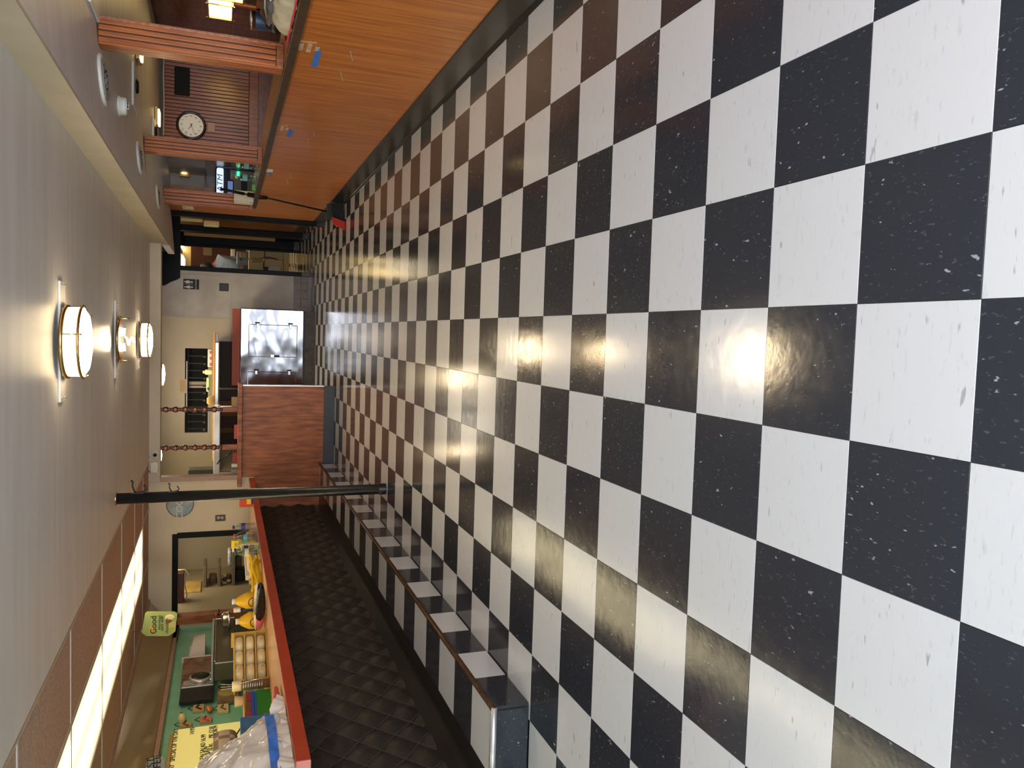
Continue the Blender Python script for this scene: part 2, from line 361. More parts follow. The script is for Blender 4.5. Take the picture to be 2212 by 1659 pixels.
# slanted glossy panels down to the teal wall
for y0, y1 in ((-2.5, 1.2), (1.2, 4.9), (4.9, 8.95)):
    G().hexa([(-3.34, y0+.004, zc(y0)), (-3.34, y1-.004, zc(y1)), (-3.72, y1-.004, 1.83), (-3.72, y0+.004, 1.83)],
             [(-3.34, y0+.004, zc(y0)+.02), (-3.34, y1-.004, zc(y1)+.02), (-3.74, y1-.004, 1.85), (-3.74, y0+.004, 1.85)]).make('slanted_panel', SLANT, back)
G().box(-3.75, -3.69, -2.5, 8.95, 1.80, 1.84, .004).make('trim_2', TANTR, kind='structure')
G().hexa([(-3.37, -2.5, zc(-2.5)-.018), (-3.33, -2.5, zc(-2.5)-.018), (-3.33, 8.95, zc(8.95)-.018), (-3.37, 8.95, zc(8.95)-.018)],
         [(-3.37, -2.5, zc(-2.5)), (-3.33, -2.5, zc(-2.5)), (-3.33, 8.95, zc(8.95)), (-3.37, 8.95, zc(8.95))]).make('trim_3', TANTR, kind='structure')
# ------------------------------------------------------------------ outer walls
G().box(XL-.1, XL, -3.0, 9.1, -.1, 2.3).make('wall_left', TEAL, kind='structure')
G().box(XL-.1, XL, 9.1, 12.3, -.1, 2.4).make('wall_left_kitchen', OLIVE, kind='structure')
sw = empty('wall_right', (2.93, 3, 0), None, None, kind='structure')
G().box(2.95, 3.05, -3.0, 8.4, -.1, 2.2).make('wall_core', DARKW, sw)
for k in range(24):
    y0 = 8.3-(k+1)*.14
    G().box(2.938, 2.951, y0+.002, y0+.138, 0, 2.02).make('board', DARKW, sw)
G().box(2.92, 2.94, -2.5, 8.3, 1.98, 2.03).make('trim_4', EDGEW, kind='structure')
# booth back wall of narrow beaded boards
bw = empty('wall_booth_back', (2.4, 8.35, 0), None, None, kind='structure')
G().box(1.92, 2.96, 8.34, 8.40, -.1, 2.2).make('wall_core', DARKW, bw)
nb = 26
for k in range(nb):
    x0 = 1.92+(2.938-1.92)*k/nb; x1 = 1.92+(2.938-1.92)*(k+1)/nb
    G().box(x0+.002, x1-.002, 8.318, 8.342, 1.08, 1.955, .004).make('board', BEAD, bw)
G().box(1.92, 2.938, 8.30, 8.342, .98, 1.08, .004).make('chair_rail', BEAD, bw)
G().box(1.92, 2.938, 8.31, 8.342, 0, .98).make('lower_panel', DARKW, bw)
G().box(1.92, 2.938, 8.305, 8.342, 1.955, 2.0).make('crown_strip', EDGEW, bw)
# alcove with the cash machine
al = empty('wall_alcove', (1.7, 10.3, 0), None, None, kind='structure')
G().box(1.93, 2.0, 8.40, 10.4, 1.55, 2.2).make('upper_side', GREYW, al)
G().box(1.93, 2.0, 8.40, 10.4, -.1, 1.55).make('lower_side', DARKW, al)
G().box(1.61, 1.93, 10.3, 10.4, 1.58, 2.2).make('upper_back', GREYW, al)
G().box(1.61, 1.93, 10.3, 10.4, -.1, 1.58).make('lower_back', DARKW, al)
for k in range(13):
    y0 = 8.42+k*.145
    G().box(1.918, 1.932, y0+.003, y0+.142, 1.56, 2.0).make('board', GREYW, al)
    G().box(1.918, 1.932, y0+.003, y0+.142, .2, 1.545).make('board', DARKW, al)
for k in range(4):
    x0 = 1.61+k*.08
    G().box(x0+.002, x0+.078, 10.288, 10.301, .2, 1.57).make('board', DARKW, al)
# front wall with the windows the daylight comes through
fw = empty('wall_front', (0, -2.75, 0), None, None, kind='structure')
for a in ((-3.9, 3.1, -.1, .35), (-3.9, 3.1, 1.95, 2.3), (-3.9, -3.75, .35, 1.95), (-2.75, -2.4, .35, 1.95), (2.2, 3.1, .35, 1.95), (-2.4, -.8, .35, 1.95), (.7, .8, .35, 1.95)):
    G().box(a[0], a[1], -2.8, -2.7, a[2], a[3]).make('wall_piece', CREAM, fw)
# ------------------------------------------------------------------ half wall on the right
hw = empty('wall_half', (1.5, 4, 0), None, None, kind='structure')
for y0, y1 in ((-2.7, -.55), (-.55, 1.88), (1.88, 4.32), (4.32, 6.76), (6.76, 9.2)):
    G().box(XR, 1.47, y0+.001, y1-.001, .165, .972).make('panel', WOOD, hw)
G().box(1.47, 1.60, -2.7, 9.2, 0, .972).make('wall_core', DARKW, hw)
G().box(1.395, 1.70, -2.7, 9.24, .976, 1.008, .004).make('cap', CAPW, hw)
G().box(1.388, 1.412, -2.7, 9.24, .962, 1.009, .003).make('cap_edge', EDGEW, hw)
G().box(1.411, 1.421, -2.7, 9.2, .0, .165, .003).make('baseboard_right', BLKV, kind='structure')
g = G().prism([(1.396, -2.7, 0), (1.412, -2.7, 0), (1.412, -2.7, .018), (1.403, -2.7, .014)], (0, 11.9, 0)); g.make('trim_5', BLKV, kind='structure')
# full-height end return and corridor wall
G().box(1.43, 1.475, 9.2, 10.25, .165, 2.0).make('wall_return', WOOD, kind='structure')
G().box(1.422, 1.432, 9.2, 10.25, 0, .165).make('baseboard_return', BLKV, kind='structure')
co = empty('wall_corridor', (1.7, 12, 0), None, None, kind='structure')
G().box(1.66, 1.76, 10.25, 14.9, .16, 2.3).make('wall_board', WOOD, co)
G().box(1.65, 1.66, 10.25, 14.9, 0, .16).make('base_strip', BLKV, co)
# ------------------------------------------------------------------ divider wall at the back
dv = empty('wall_back', (-2.8, YB, 0), None, None, kind='structure')
g = G().box(-2.57, -1.90, YB, YB+.12, 0, 2.2); g.make('wall_piece', CREAM, dv)
G().box(-3.75, -2.57, YB, YB+.12, 1.86, 2.2).make('wall_piece', CREAM, dv)
G().box(-3.75, -2.57, YB, YB+.12, 0, .85).make('wall_piece', CREAM, dv)
G().box(-1.92, .88, YB-.06, YB+.12, 2.01, 2.2).make('beam', TRIMP, dv)
G().box(-1.92, .875, YB-.062, YB-.058, 2.145, 2.16).make('beam_strip', TRIMP, dv)
ps = empty('window_1', (-3.1, YB, 1.1), None, None, kind='structure')
G().box(-3.78, -2.57, YB-.03, YB+.13, 1.815, 1.875, .004).make('frame_head', BLK, ps)
G().box(-2.62, -2.555, YB-.03, YB+.13, .86, 1.82, .004).make('frame_side', BLK, ps)
G().box(-3.68, -3.58, YB-.02, YB+.13, .86, 1.815, .004).make('wood_jamb', ISLW, ps)
G().box(-3.76, -3.69, 8.6, YB+.1, 1.795, 1.85, .01).make('frame_end', BLK, ps)
G().box(-1.93, -1.875, YB-.03, YB+.12, 1.14, 2.01, .003).make('trim_6', TANTR, kind='structure')
# ------------------------------------------------------------------ island half wall
isl = empty('half_partition', (-1.3, YB, 0), 'brown wooden half partition with dark cap between dining floor and kitchen', 'partition')
for a, b_ in ((-1.90, -1.165), (-1.163, -.785)):
    G().box(a, b_, YB-.03, YB+.02, .13, 1.098, .002).make('panel', ISLW, isl)
G().box(-1.88, -.80, YB+.02, YB+.1, 0, 1.098).make('core', ISLW, isl)
G().box(-2.30, -1.902, YB-.03, YB-.002, .0, .952, .002).make('panel', ISLW, isl)
G().box(-2.01, -.745, YB-.09, YB+.13, 1.10, 1.150, .006).make('cap', ISLW, isl)
G().box(-1.78, -.775, YB-.045, YB-.03, 0, .132, .002).make('base_strip', CHARC, isl)
G().box(-.787, -.772, YB-.04, YB+.06, .13, 1.098, .002).make('metal_edge', STEEL2, isl)
def spindle(x, label):
    s = empty('turned_post', (x, YB+.02, 1.15), label, 'post', 'turned posts on the partition')
    G().box(x-.03, x+.03, YB-.01, YB+.05, 1.15, 1.325, .003).make('square_foot', ISLW, s)
    pr = [(.022, 1.325), (.032, 1.34), (.02, 1.355)]
    z = 1.36; st = (2.005-1.36)/6
    for k in range(6):
        pr += [(.017, z), (.028, z+st*.10), (.017, z+st*.2), (.033, z+st*.38), (.037, z+st*.56), (.033, z+st*.74), (.020, z+st*.9), (.028, z+st*.95), (.017, z+st)]; z += st
    G().lathe((x, YB+.02, 0), pr, n=20).make('turned_shaft', mat('turned_wood', (104, 56, 40), .3, col2=(84, 42, 30), scale=9, coat=.4), s, smooth=True)
    g = G()
    for k in range(6):
        zz = 1.36+st*k+st*.56
        g.lathe((x, YB+.02-.035, zz), [(.0225, 0), (.0225, .003), (.016, .005)], axis=(0, -1, 0), n=16)
        o = G().lathe((x, YB+.02-.034, zz), [(.0235, 0), (.0235, .003), (.014, .005)], axis=(0, -1, 0), n=16).make('oval_inlay', CAPW, s, smooth=True)
spindle(-1.076, 'turned brown post with carved ovals, the one nearer the steel cooler')
spindle(-1.535, 'turned brown post with carved ovals, the one nearer the black pole')
# ------------------------------------------------------------------ black pole
P0 = Vector((-1.43, 5.571, 0))
pole = empty('support_pole', P0, 'round black steel pole from checkered floor to ceiling', 'pole')
G().lathe(P0, [(.047, 0), (.047, .012), (.0435, .014), (.0425, 2.085)], n=28).make('shaft', mat('pole_paint', (24, 25, 27), .28, col2=(36, 38, 42), scale=18, stretch=(1, 1, .5), bump=.3), pole, smooth=True)
G().lathe(P0, [(.0475, .0), (.048, .05), (.0445, .062)], n=28, cap=False).make('scuffed_foot', mat('scuffed', (28, 27, 27), .45, col2=(120, 96, 80), scale=26, lo=.55, hi=.72, bump=.4), pole, smooth=True, label='scuffed foot with chipped paint')
G().lathe((P0.x, P0.y, 2.079), [(.052, 0), (.052, .007)], n=28).make('top_ring', BRASS, pole)
def hook(z, sc, label):
    h = empty('coat_hook', (P0.x+.042, P0.y, z), label, 'hook')
    b0 = Vector((P0.x+.04, P0.y-.01, z)); H = BRONZE if 0 else mat('dark_iron', (38, 22, 20), .4)
    up = [b0+Vector((a*sc, 0, b*sc)) for a, b in ((0, 0), (.02, .012), (.05, .022), (.072, .018), (.088, .028))]
    dn = [b0+Vector((a*sc, 0, b*sc)) for a, b in ((0, -.01), (.006, -.03), (.012, -.055), (.028, -.066), (.045, -.058), (.055, -.048))]
    G().tube(up, [.007*sc, .006*sc, .005*sc, .005*sc, .008*sc]).make('upper_prong', H, h, smooth=True)
    G().tube(dn, [.007*sc, .006*sc, .006*sc, .005*sc, .005*sc, .007*sc]).make('lower_prong', H, h, smooth=True)
    G().box(b0.x-.004, b0.x+.004, b0.y-.012, b0.y+.012, z-.05*sc, z+.03*sc, .002).make('back_plate', H, h)
hook(1.945, 1.15, 'dark iron double coat hook high on the black pole')
hook(1.69, .8, 'dark iron coat hook lower on the black pole')
# ------------------------------------------------------------------ tiled step along the counter
st = empty('foot_step', ((XK+XQ)/2, YK, 0), 'long black and white tiled step with bronze nosing along the counter', 'step')
G().box(XK-.006, XQ, YK+.005, 8.95, 0, ZK-.004).make('body', BLKV, st)
n = 0
yy = YK
J0 = 7
for k in range(23):
    y0 = YK+k*T; y1 = min(y0+T, 8.95)
    j = J0+k
    if y1-y0 < .03: break
    G().box(XK-.006, XK, y0+.0008, y1-.0008, .006, ZK-.004).make('tile', WT if j % 2 == 0 else BT, st)
    G().box(XK-.006-.318, XK-.008, y0+.0008, y1-.0008, ZK-.004, ZK).make('tile', WT if j % 2 == 1 else BT, st)
G().box(-2.07+.001, XK-.02, YK-.003, YK+.005, .004, ZK-.004).make('tile', BT, st)
G().box(XQ, -2.072, YK-.003, YK+.005, .004, ZK-.004).make('tile', BT, st)
G().box(XQ+.001, -2.075, YK, 8.95, ZK-.004, ZK+.001).make('black_strip', BLKV, st)
G().tube([(XK-.008, YK, ZK-.004), (XK-.008, 8.94, ZK-.004)], .014, 10).make('nosing', BRONZE, st, smooth=True)
G().tube([(XK-.004, YK+.004, ZK-.008), (XQ+.002, YK+.004, ZK-.008)], .015, 10).make('end_nosing', SILV, st, smooth=True)
# ------------------------------------------------------------------ counter
ct = empty('lunch_counter', ((XQ+XB)/2, 5.5, 0), 'long lunch counter with black quilted front and red edged wooden top', 'counter')
Y0C, Y1C = 2.22, 8.90
DW, DH = .25, .21
def qd(u, z):
    a = (u/DW+z/DH); b = (u/DW-z/DH)
    da = abs(a-round(a)); db = abs(b-round(b))
    return .032*min(1, da*2)**.75*min(1, db*2)**.75
def QP(u, v):
    y = Y0C+(Y1C-Y0C)*u; z = .245+(.965-.245)*v
    wob = .012*math.sin(y*7+z*9)+.008*math.sin(y*17-z*5)
    return (XQ+.008+qd(y+wob, z+wob*.6), y, z)
G().sheet(QP, 540, 62).make('quilted_front', QUILT, ct, smooth=True)
g = G()
for s_ in (1, -1):
    k0 = int((Y0C-1)/DW)-4
    for k in range(k0, int((Y1C+1)/DW)+5):
        pts = []
        for q in range(13):
            z = .25+(.96-.25)*q/12; y = (k - s_*z/DH)*DW
            for _ in range(4):
                wob = .012*math.sin(y*7+z*9)+.008*math.sin(y*17-z*5); y = (k - s_*(z+wob*.6)/DH)*DW-wob
            if Y0C+.01 < y < Y1C-.01: pts.append((XQ+.0125, y, z))
        if len(pts) > 1: g.tube(pts, .0036, 4)
g.make('quilt_stitching', QLINE, ct, kind='stuff')
G().box(XQ-.02, XQ+.006, Y0C, Y1C, .17, .245, .002).make('base_strip', BLKV, ct)
G().box(XB+.02, XQ, Y0C+.01, Y1C, 0, .965).make('carcass', DARKW, ct)
G().box(XB, XE-.012, Y0C, 8.90, ZT-.03, ZT, .003).make('top', TOPW, ct)
for y0, y1 in ((Y0C, 5.30), (5.302, 8.90)):
    G().box(XE-.012, XE, y0, y1, .955, ZT+.002, .003).make('red_edge', RED, ct)
G().box(XB, XE, Y0C-.008, Y0C, .955, ZT+.002, .003).make('end_edge', PINK, ct, label='pink painted end of the counter edge')
# ------------------------------------------------------------------ steel cooler and far wall
Y11 = 11.3
ck = empty('steel_cooler', (-.35, Y11, 0), 'wide polished stainless steel cooler with latched doors beside the partition', 'cooler')
G().box(-.955, .215, Y11, Y11+.55, .175, 1.09, .012).make('cabinet', STEEL, ck)
for nm, xa, xb, za, zb_ in (('door', -.505, -.02, .27, .975), ('door', -1.10+.16, -.725+.0, .28, .985)):
    d = G().box(xa, xb, Y11-.022, Y11-.001, za, zb_, .02).make(nm, STEEL, ck)
    for hz in (za+.12, zb_-.11):
        G().box(xb-.045, xb+.035, Y11-.036, Y11-.02, hz-.035, hz+.0, .006).make('hinge', STEEL2, d)
        G().box(xb+.012, xb+.034, Y11-.04, Y11-.022, hz-.05, hz+.015, .004).make('hinge_knuckle', BLKP, d)
    if xa > -.6:
        G().box(xa-.01, xa+.045, Y11-.05, Y11-.02, .60, .66, .006).make('latch', STEEL2, d)
        G().box(xa+.0, xa+.03, Y11-.055, Y11-.045, .53, .61, .004).make('latch_lever', BLKP, d)
G().box(-.955, .19, Y11+.02, Y11+.5, 0, .175).make('plinth', mat('plinth_dark', (66, 56, 50), .5, col2=(46, 36, 30), scale=12), ck)
G().box(-.94, .2, Y11-.004, Y11+.02, 1.092, 1.205, .003).make('red_board', RUST, ck)
fwk = empty('wall_far', (-.5, YW, 0), None, None, kind='structure')
G().box(-.42, .83, YW, YW+.1, .27, 2.35).make('wall_piece', GREYW, fwk)
G().box(-3.8, -1.74, YW, YW+.1, 0, 2.35).make('wall_piece', CREAM, fwk)
G().box(-1.74, -.42, YW, YW+.1, 1.88, 2.35).make('wall_piece', CREAM, fwk)
G().box(-1.74, -.42, YW, YW+.1, 0, 1.54).make('wall_piece', CREAM, fwk)
G().box(-1.9, -.2, YW+.3, YW+.35, 1.3, 2.2).make('dark_back', DARK, fwk)  # near-black sheet stands in for the darkness beyond the kitchen hatch
for x0, x1 in ((-.415, .06), (.065, .72)):
    G().box(x0, x1, YW-.008, YW, 1.22, 2.28).make('wall_sheet', GREYW if x0 > 0 else CREAM, fwk)
for k in range(7):
    for r_ in range(2):
        G().box(-.1+k*.13, -.1+k*.13+.126, YW-.012, YW, .05+r_*.112, .05+r_*.112+.108, .002).make('brown_tile', BRKT, fwk)
G().box(-.1, .83, YW-.02, YW-.012, 0, .05).make('grey_base', GREY, fwk)
# door opening to the back room
dr = empty('door_1', (1.2, YW, 0), None, None, kind='structure')
G().box(.775, .845, YW-.05, YW+.1, .16, 2.0, .006).make('jamb', BLK, dr)
G().box(.775, .845, YW-.052, YW+.1, 0, .16, .006).make('chipped_foot', MATS['scuffed'], dr)
ar = [AY(x, y, YW-.06) for x, y in ((344, 440), (389, 440), (389, 600), (382, 604), (368, 609), (356, 616), (344, 617))]
G().prism(ar, (0, .12, 0)).make('header', BLK, dr)
def post(px, y0, y1, Y, zt=2.0, nm='jamb'):
    a = AY(px, y0, Y).x; b = AY(px, y1, Y).x
    G().box(b, a, Y, Y+.14, .1, zt, .01).make(nm, BLK, dr)
    G().box(b-.004, a, Y-.004, Y+.14, 0, .12, .01).make('chipped_foot', MATS['scuffed'], dr)
post(560, 452, 478, 10.3); post(560, 496, 509, 12.4); post(560, 516, 536, 14.2)
G().box(1.36, 1.66, 14.3, 14.36, 0, 2.3).make('black_board', BLK, dr)
G().box(.9, 1.9, 10.3, 10.42, 2.0, 2.3).make('dark_lintel', BLK, dr)
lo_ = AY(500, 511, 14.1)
G().box(lo_.x-.03, lo_.x+.03, 14.15, 14.17, .45, 2.0).make('lit_room_slit', mat('lit_slit_gold', (210, 168, 96), .5), dr)  # golden colour painted in for the lit room seen through a doorway slit
# back room beyond
rm = empty('wall_backroom', (1.5, 18.6, 0), None, None, kind='structure')
G().box(-1, 3.1, 18.6, 18.7, .85, 2.05).make('red_wall', RWALL, rm)
G().box(-1, 3.1, 18.6, 18.7, 2.05, 2.4).make('upper_wall', CREAM, rm)
G().box(-1, 3.1, 18.6, 18.7, 0, .85).make('lower_wall', CREAM, rm)
G().box(2.9, 3.0, 10.4, 18.6, 0, 2.4).make('side_wall', CREAM, rm)
G().box(-1.05, -.95, 12.3, 18.6, 0, 2.4).make('side_wall', CREAM, rm)
def room_lamp(px, py, Y, w_, label):
    p = AY(px, py, Y)
    s = empty('fluorescent_lamp', (p.x, Y, p.z), label, 'lamp', 'lamps in the back room')
    G().box(p.x-w_/2, p.x+w_/2, Y, Y+1.0, p.z, p.z+.03, .01).make('tube_cover', mat('backroom_glow', (255, 230, 160), .5, emis=(255, 220, 140), estr=5), s)
    G().box(p.x-w_/2-.02, p.x+w_/2+.02, Y-.02, Y+1.02, p.z+.03, p.z+.06).make('housing', WHITE, s)
room_lamp(395, 566, 16.6, .30, 'glowing yellowish lamp in the back room, above the person')
room_lamp(394, 529, 17.6, .08, 'small glowing yellowish lamp deep in the back room beside the black post')
area('room_fill_light', (1.1, 15.5, 2.25), (0, 0, 0), 1.0, 1.6, 10, (1, .85, .6))  # area light without a fixture, fills the back room
area('room_fill_light', (-3.2, 10.3, 2.25), (0, 0, 0), .9, .9, 9, (1, .88, .68))  # fill light added to brighten the kitchen behind the hatch, no fixture
area('room_fill_light', (-1.2, 10.4, 2.25), (0, 0, 0), 1.2, 1.2, 9, (1, .88, .68))  # fill without a fixture, warms the kitchen behind the partition
# ------------------------------------------------------------------ ceiling lamps
def ceiling_lamp(X, Y, label, shade=True, r=.175, z=None):
    z = zc(Y)-.001 if z is None else z
    L = empty('ceiling_lamp', (X, Y, z), label, 'lamp')
    G().box(X-.29, X+.29, Y-.06, Y+.06, z-.012, z, .003).make('mounting_plate', WHITE, L)
    for a in (-.27, .27):
        for b in (-.04, .04): G().ball((X+a, Y+b, z-.014), .006, .006, .005, 8, 5).make('screw', STEEL2, L, smooth=True)
    G().lathe((X, Y, 0), [(r-.02, z-.02), (r+.004, z-.020), (r+.004, z-.038), (r-.02, z-.038)], n=40).make('base_ring', BRASS, L, smooth=True)
    if shade:
        G().lathe((X, Y, 0), [(r-.008, z-.038), (r-.006, z-.098)], n=40, cap=False).make('glass_side', LAMPS, L, smooth=True)
        G().lathe((X, Y, 0), [(r-.006, z-.098), (r-.02, z-.108), (r*.8, z-.118), (r*.5, z-.128), (.02, z-.133)], n=40).make('glass_bowl', LAMP, L, smooth=True)
        G().ring((X, Y, z-.099), r-.001, .007, n=44).make('lower_ring', BRASS, L, smooth=True)
        for k in range(3):
            an = .75+k*2*PI/3
            G().tube([(X+r*math.cos(an), Y+r*math.sin(an), z-.03), (X+r*math.cos(an), Y+r*math.sin(an), z-.108)], .0035, 6).make('rod', BRASS, L, smooth=True)
            G().ball((X+r*math.cos(an), Y+r*math.sin(an), z-.112), .006, .006, .006, 8, 6).make('finial', BRASS, L, smooth=True)
    else:
        G().lathe((X, Y, 0), [(r-.03, z-.03), (r-.05, z-.034), (.0, z-.036)], n=36, cap=False).make('reflector', WHITE, L, smooth=True)
        for k in range(2):
            a = -1 if k else 1
            G().tube([(X+a*.03, Y, z-.05), (X+a*.085, Y, z-.055)], .017, 10).make('bulb', BULB, L, smooth=True)
        pts = [(X-.01+.028*math.cos(t*.55), Y+.028*math.sin(t*.55), z-.07-.004*t) for t in range(16)]
        G().tube(pts, .006, 8).make('spiral_bulb', BULB, L, smooth=True)
        for a in (-1, 1):
            G().tube([(X+a*(r+.005), Y, z-.03), (X+a*(r+.005), Y, z-.10)], .004, 8).make('rod', BRASS, L, smooth=True)
            G().ball((X+a*(r+.01), Y, z-.03), .013, .013, .013, 10, 8).make('knob', BRASS, L, smooth=True)
ceiling_lamp(-.186, 3.235, 'lit drum ceiling lamp with brass rings, the nearest to the viewer')
ceiling_lamp(-.205, 5.50, 'ceiling lamp without its glass bowl, bare lit bulbs and two brass rods', shade=False, r=.155)
ceiling_lamp(-.235, 7.40, 'lit drum ceiling lamp with brass rings in front of the cream beam', r=.17)
ceiling_lamp(-.75, 10.6, 'lit drum ceiling lamp half hidden behind the cream beam', r=.155, z=2.20)
ceiling_lamp(-1.86, 10.6, 'sliver of a lit lamp behind the beam above the kitchen divider', r=.12, z=2.235)
# ------------------------------------------------------------------ fluted wooden columns on the half wall
def column(x0, x1, y, d, label, zt0=None, foot=None):
    z1 = (zb(x0, y)) if zt0 is None else zt0
    c = empty('wood_column', ((x0+x1)/2, y+d/2, 1.009), label, 'column', 'fluted wood columns on the half wall')
    n = 4; wd = (x1-x0-.012)/n; zb0 = 1.05
    G().box(x0+.01, x1-.006, y+.012, y+d, 1.009, z1).make('core', EDGEW, c)
    for k in range(n):
        a = x0+.006+k*wd
        G().box(a+.003, a+wd-.003, y, y+.014, zb0, z1-.001, .004).make('board', WOODV, c)
    G().box(x0+.004, x1-.002, y-.002, y+.013, 1.009, zb0-.002, .003).make('foot_strip', CAPW, c)
    for k in range(3):
        a = y+.006+k*(d-.008)/3
        G().box(x0-.002, x0+.011, a+.0015, a+(d-.008)/3-.0015, 1.009, z1-.001, .003).make('side_board', WOODV, c)
    G().box(x1-.016, x1+.002, y-.008, y+.008, 1.009, z1-.001, .004).make('corner_bead', CAPW, c)
    return c
column(1.405, 1.545, 3.735, .125, 'nearest fluted brown wooden column standing on the half wall beside the blue tumbler')
column(1.400, 1.530, 6.43, .14, 'fluted brown wooden column between the wall clock and the water bottles')
c3 = column(1.335, 1.50, 8.96, .13, 'farthest fluted brown wooden column, beside the lit cash machine', zt0=1.99)
# ------------------------------------------------------------------ booth ceiling fittings
def vent(X, Y, R_, label):
    z = zb(X, Y)
    v = empty('round_vent', (X, Y, z), label, 'vent', 'round vents in the booth ceiling')
    nn = (-.085, 0, 1)
    G().lathe((X, Y, z), [(R_, -.0005), (R_, -.012), (R_-.02, -.018), (R_-.035, -.012)], axis=nn, n=36).make('rim', WHITE, v, smooth=True)
    for k in range(3):
        G().ring((X, Y, z-.017), (R_-.04)*(1-k*.3), .006, axis=nn, n=30, k=6).make('louvre_ring', GREY, v, smooth=True)
    for k in range(8):
        an = k*PI/4
        G().box(X-.004+.05*math.cos(an), X+.004+.05*math.cos(an), Y-.004+.05*math.sin(an), Y+.004+.05*math.sin(an), z-.026, z-.016).make('hole_plug', BLKP, v)
vent(1.215, 3.75, .135, 'round white ceiling vent beside the nearest wood column')
vent(1.20, 5.74, .125, 'round white ceiling vent beside the middle wood column')
vent(1.195, 7.65, .12, 'round white ceiling vent beside the farthest wood column')
sm = empty('smoke_detector', (1.283, 4.54, zb(1.283, 4.54)), 'white round smoke detector hanging below the booth ceiling', 'detector')
zz = zb(1.283, 4.54)
G().lathe((1.283, 4.54, 0), [(.062, zz), (.062, zz-.010), (.055, zz-.012), (.055, zz-.04), (.047, zz-.05), (.02, zz-.052)], n=28).make('shell', WHITE, sm, smooth=True)
G().box(1.262, 1.304, 4.50, 4.52, zz-.066, zz-.05, .003).make('sensor_cage', WHITE, sm)
G().box(1.265, 1.282, 4.497, 4.502, zz-.063, zz-.054).make('slot', BLKP, sm); G().box(1.285, 1.301, 4.497, 4.502, zz-.063, zz-.054).make('slot', BLKP, sm)
def tray(X, Y, w_, d_, label):
    z = zb(X, Y)
    t = empty('ceiling_diffuser', (X, Y, z), label, 'vent')
    G().box(X-w_/2, X+w_/2, Y-d_/2, Y+d_/2, z-.018, z-.001, .006).make('plate', WHITE, t)
    G().lathe((X+.02, Y, 0), [(.055, z-.018), (.05, z-.034), (.02, z-.036)], n=20).make('dark_cone', BLKP, t, smooth=True)
tray(1.70, 5.66, .32, .32, 'white square ceiling plate with a dark cone between the first two columns')
tray(1.78, 7.50, .28, .28, 'small white square ceiling plate behind the middle column')
tray(1.66, 3.60, .30, .30, 'white square ceiling plate at the top edge, right of the nearest column')
def booth_lamp(X, Y, label):
    z = 1.969
    b = empty('booth_lamp', (X, Y, z), label, 'lamp', 'square lamps in the booth ceiling')
    z = zb(X, Y)
    G().box(X-.09, X+.09, Y-.09, Y+.09, z-.03, z-.002, .004).make('frame', BRASS, b); G().box(X-.075, X+.075, Y-.075, Y+.075, z-.045, z-.03, .01).make('glass', mat('booth_glow', (255, 225, 150), .5, emis=(255, 214, 130), estr=4), b)
booth_lamp(2.05, 5.85, 'glowing square lamp in the booth ceiling near the first column')
booth_lamp(2.0, 7.75, 'glowing square lamp in the booth ceiling just above the clock')
booth_lamp(2.2, 3.3, 'glowing square lamp in the booth ceiling above the tumbler')
# wall clock
c = AY(413, 271, 8.3)
ck_ = empty('wall_clock', (c.x, 8.31, c.z), 'round wall clock with dark rim and white face on beadboard', 'clock')
G().lathe((c.x, 8.314, c.z), [(.15, 0), (.152, .02), (.140, .036), (.126, .026), (.124, .012)], axis=(0, -1, 0), n=44, cap=False).make('rim', mat('clock_rim', (34, 20, 14), .25), ck_, smooth=True)
G().lathe((c.x, 8.310, c.z), [(.126, 0), (.126, .012), (.001, .0125)], axis=(0, -1, 0), n=44).make('face', mat('clock_face', (248, 244, 240), .6), ck_)
for h in range(1, 13):
    an = PI/2-h*PI/6
    text(str(h), (c.x+.098*math.cos(an), 8.296, c.z+.098*math.sin(an)), .032, INK, ck_, name='numeral', ext=.0006)
def hand(an, ln, wd, nm, back=.02):
    d = Vector((math.cos(an), 0, math.sin(an))); q = Vector((-math.sin(an), 0, math.cos(an)))*wd
    p = Vector((c.x, 8.294, c.z))
    G().prism([p-d*back-q, p+d*ln-q*.4, p+d*ln+q*.4, p-d*back+q], (0, -.002, 0)).make(nm, INK, ck_)
hand(PI/2-(10.05)*PI/6, .055, .004, 'hour_hand'); hand(PI/2-8*PI/6-.15, .095, .003, 'minute_hand')
def wallbox(name, px0, py0, px1, py1, Y, d, mt, label, cat, b=.004, parent=None, **k):
    a = AY((px0+px1)/2, py0, Y); e = AY((px0+px1)/2, py1, Y); t = AY(px0, (py0+py1)/2, Y); q = AY(px1, (py0+py1)/2, Y)
    o = G().box(e.x, a.x, Y-d, Y, q.z, t.z, b).make(name, mt, parent, **k)
    if parent is None: tag(o, label, cat)
    elif label: o['label'] = label
    return o
rg = wallbox('air_register', 377, 146, 410, 206, 8.315, .02, BLK, 'black rectangular air register high on the beadboard wall', 'vent')
for k in range(9):
    a = AY(381+k*3.1, 150, 8.29); e = AY(381+k*3.1, 202, 8.29)
    G().box(e.x, a.x, 8.287, 8.294, a.z-.004, a.z+.002).make('slat', DARK, rg)
nt = wallbox('wall_notice', 447, 265, 464, 285, 8.315, .004, mat('paper_grey', (176, 150, 138), .6), 'small pale notice with a red band under the clock', 'notice', b=0)
wallbox('red_band', 447, 265, 449, 285, 8.309, .002, REDP, None, None, 0, nt)
a = AY(350, 128, 8.3)
G().tube([(2.9, 8.296, 1.945), (2.6, 8.294, 1.95), (2.3, 8.294, 1.944), (1.95, 8.294, 1.947)], .006, 6).make('loose_wire', PAPER, label='thin pale wire running along the top of the beadboard', cat='wire', smooth=True)
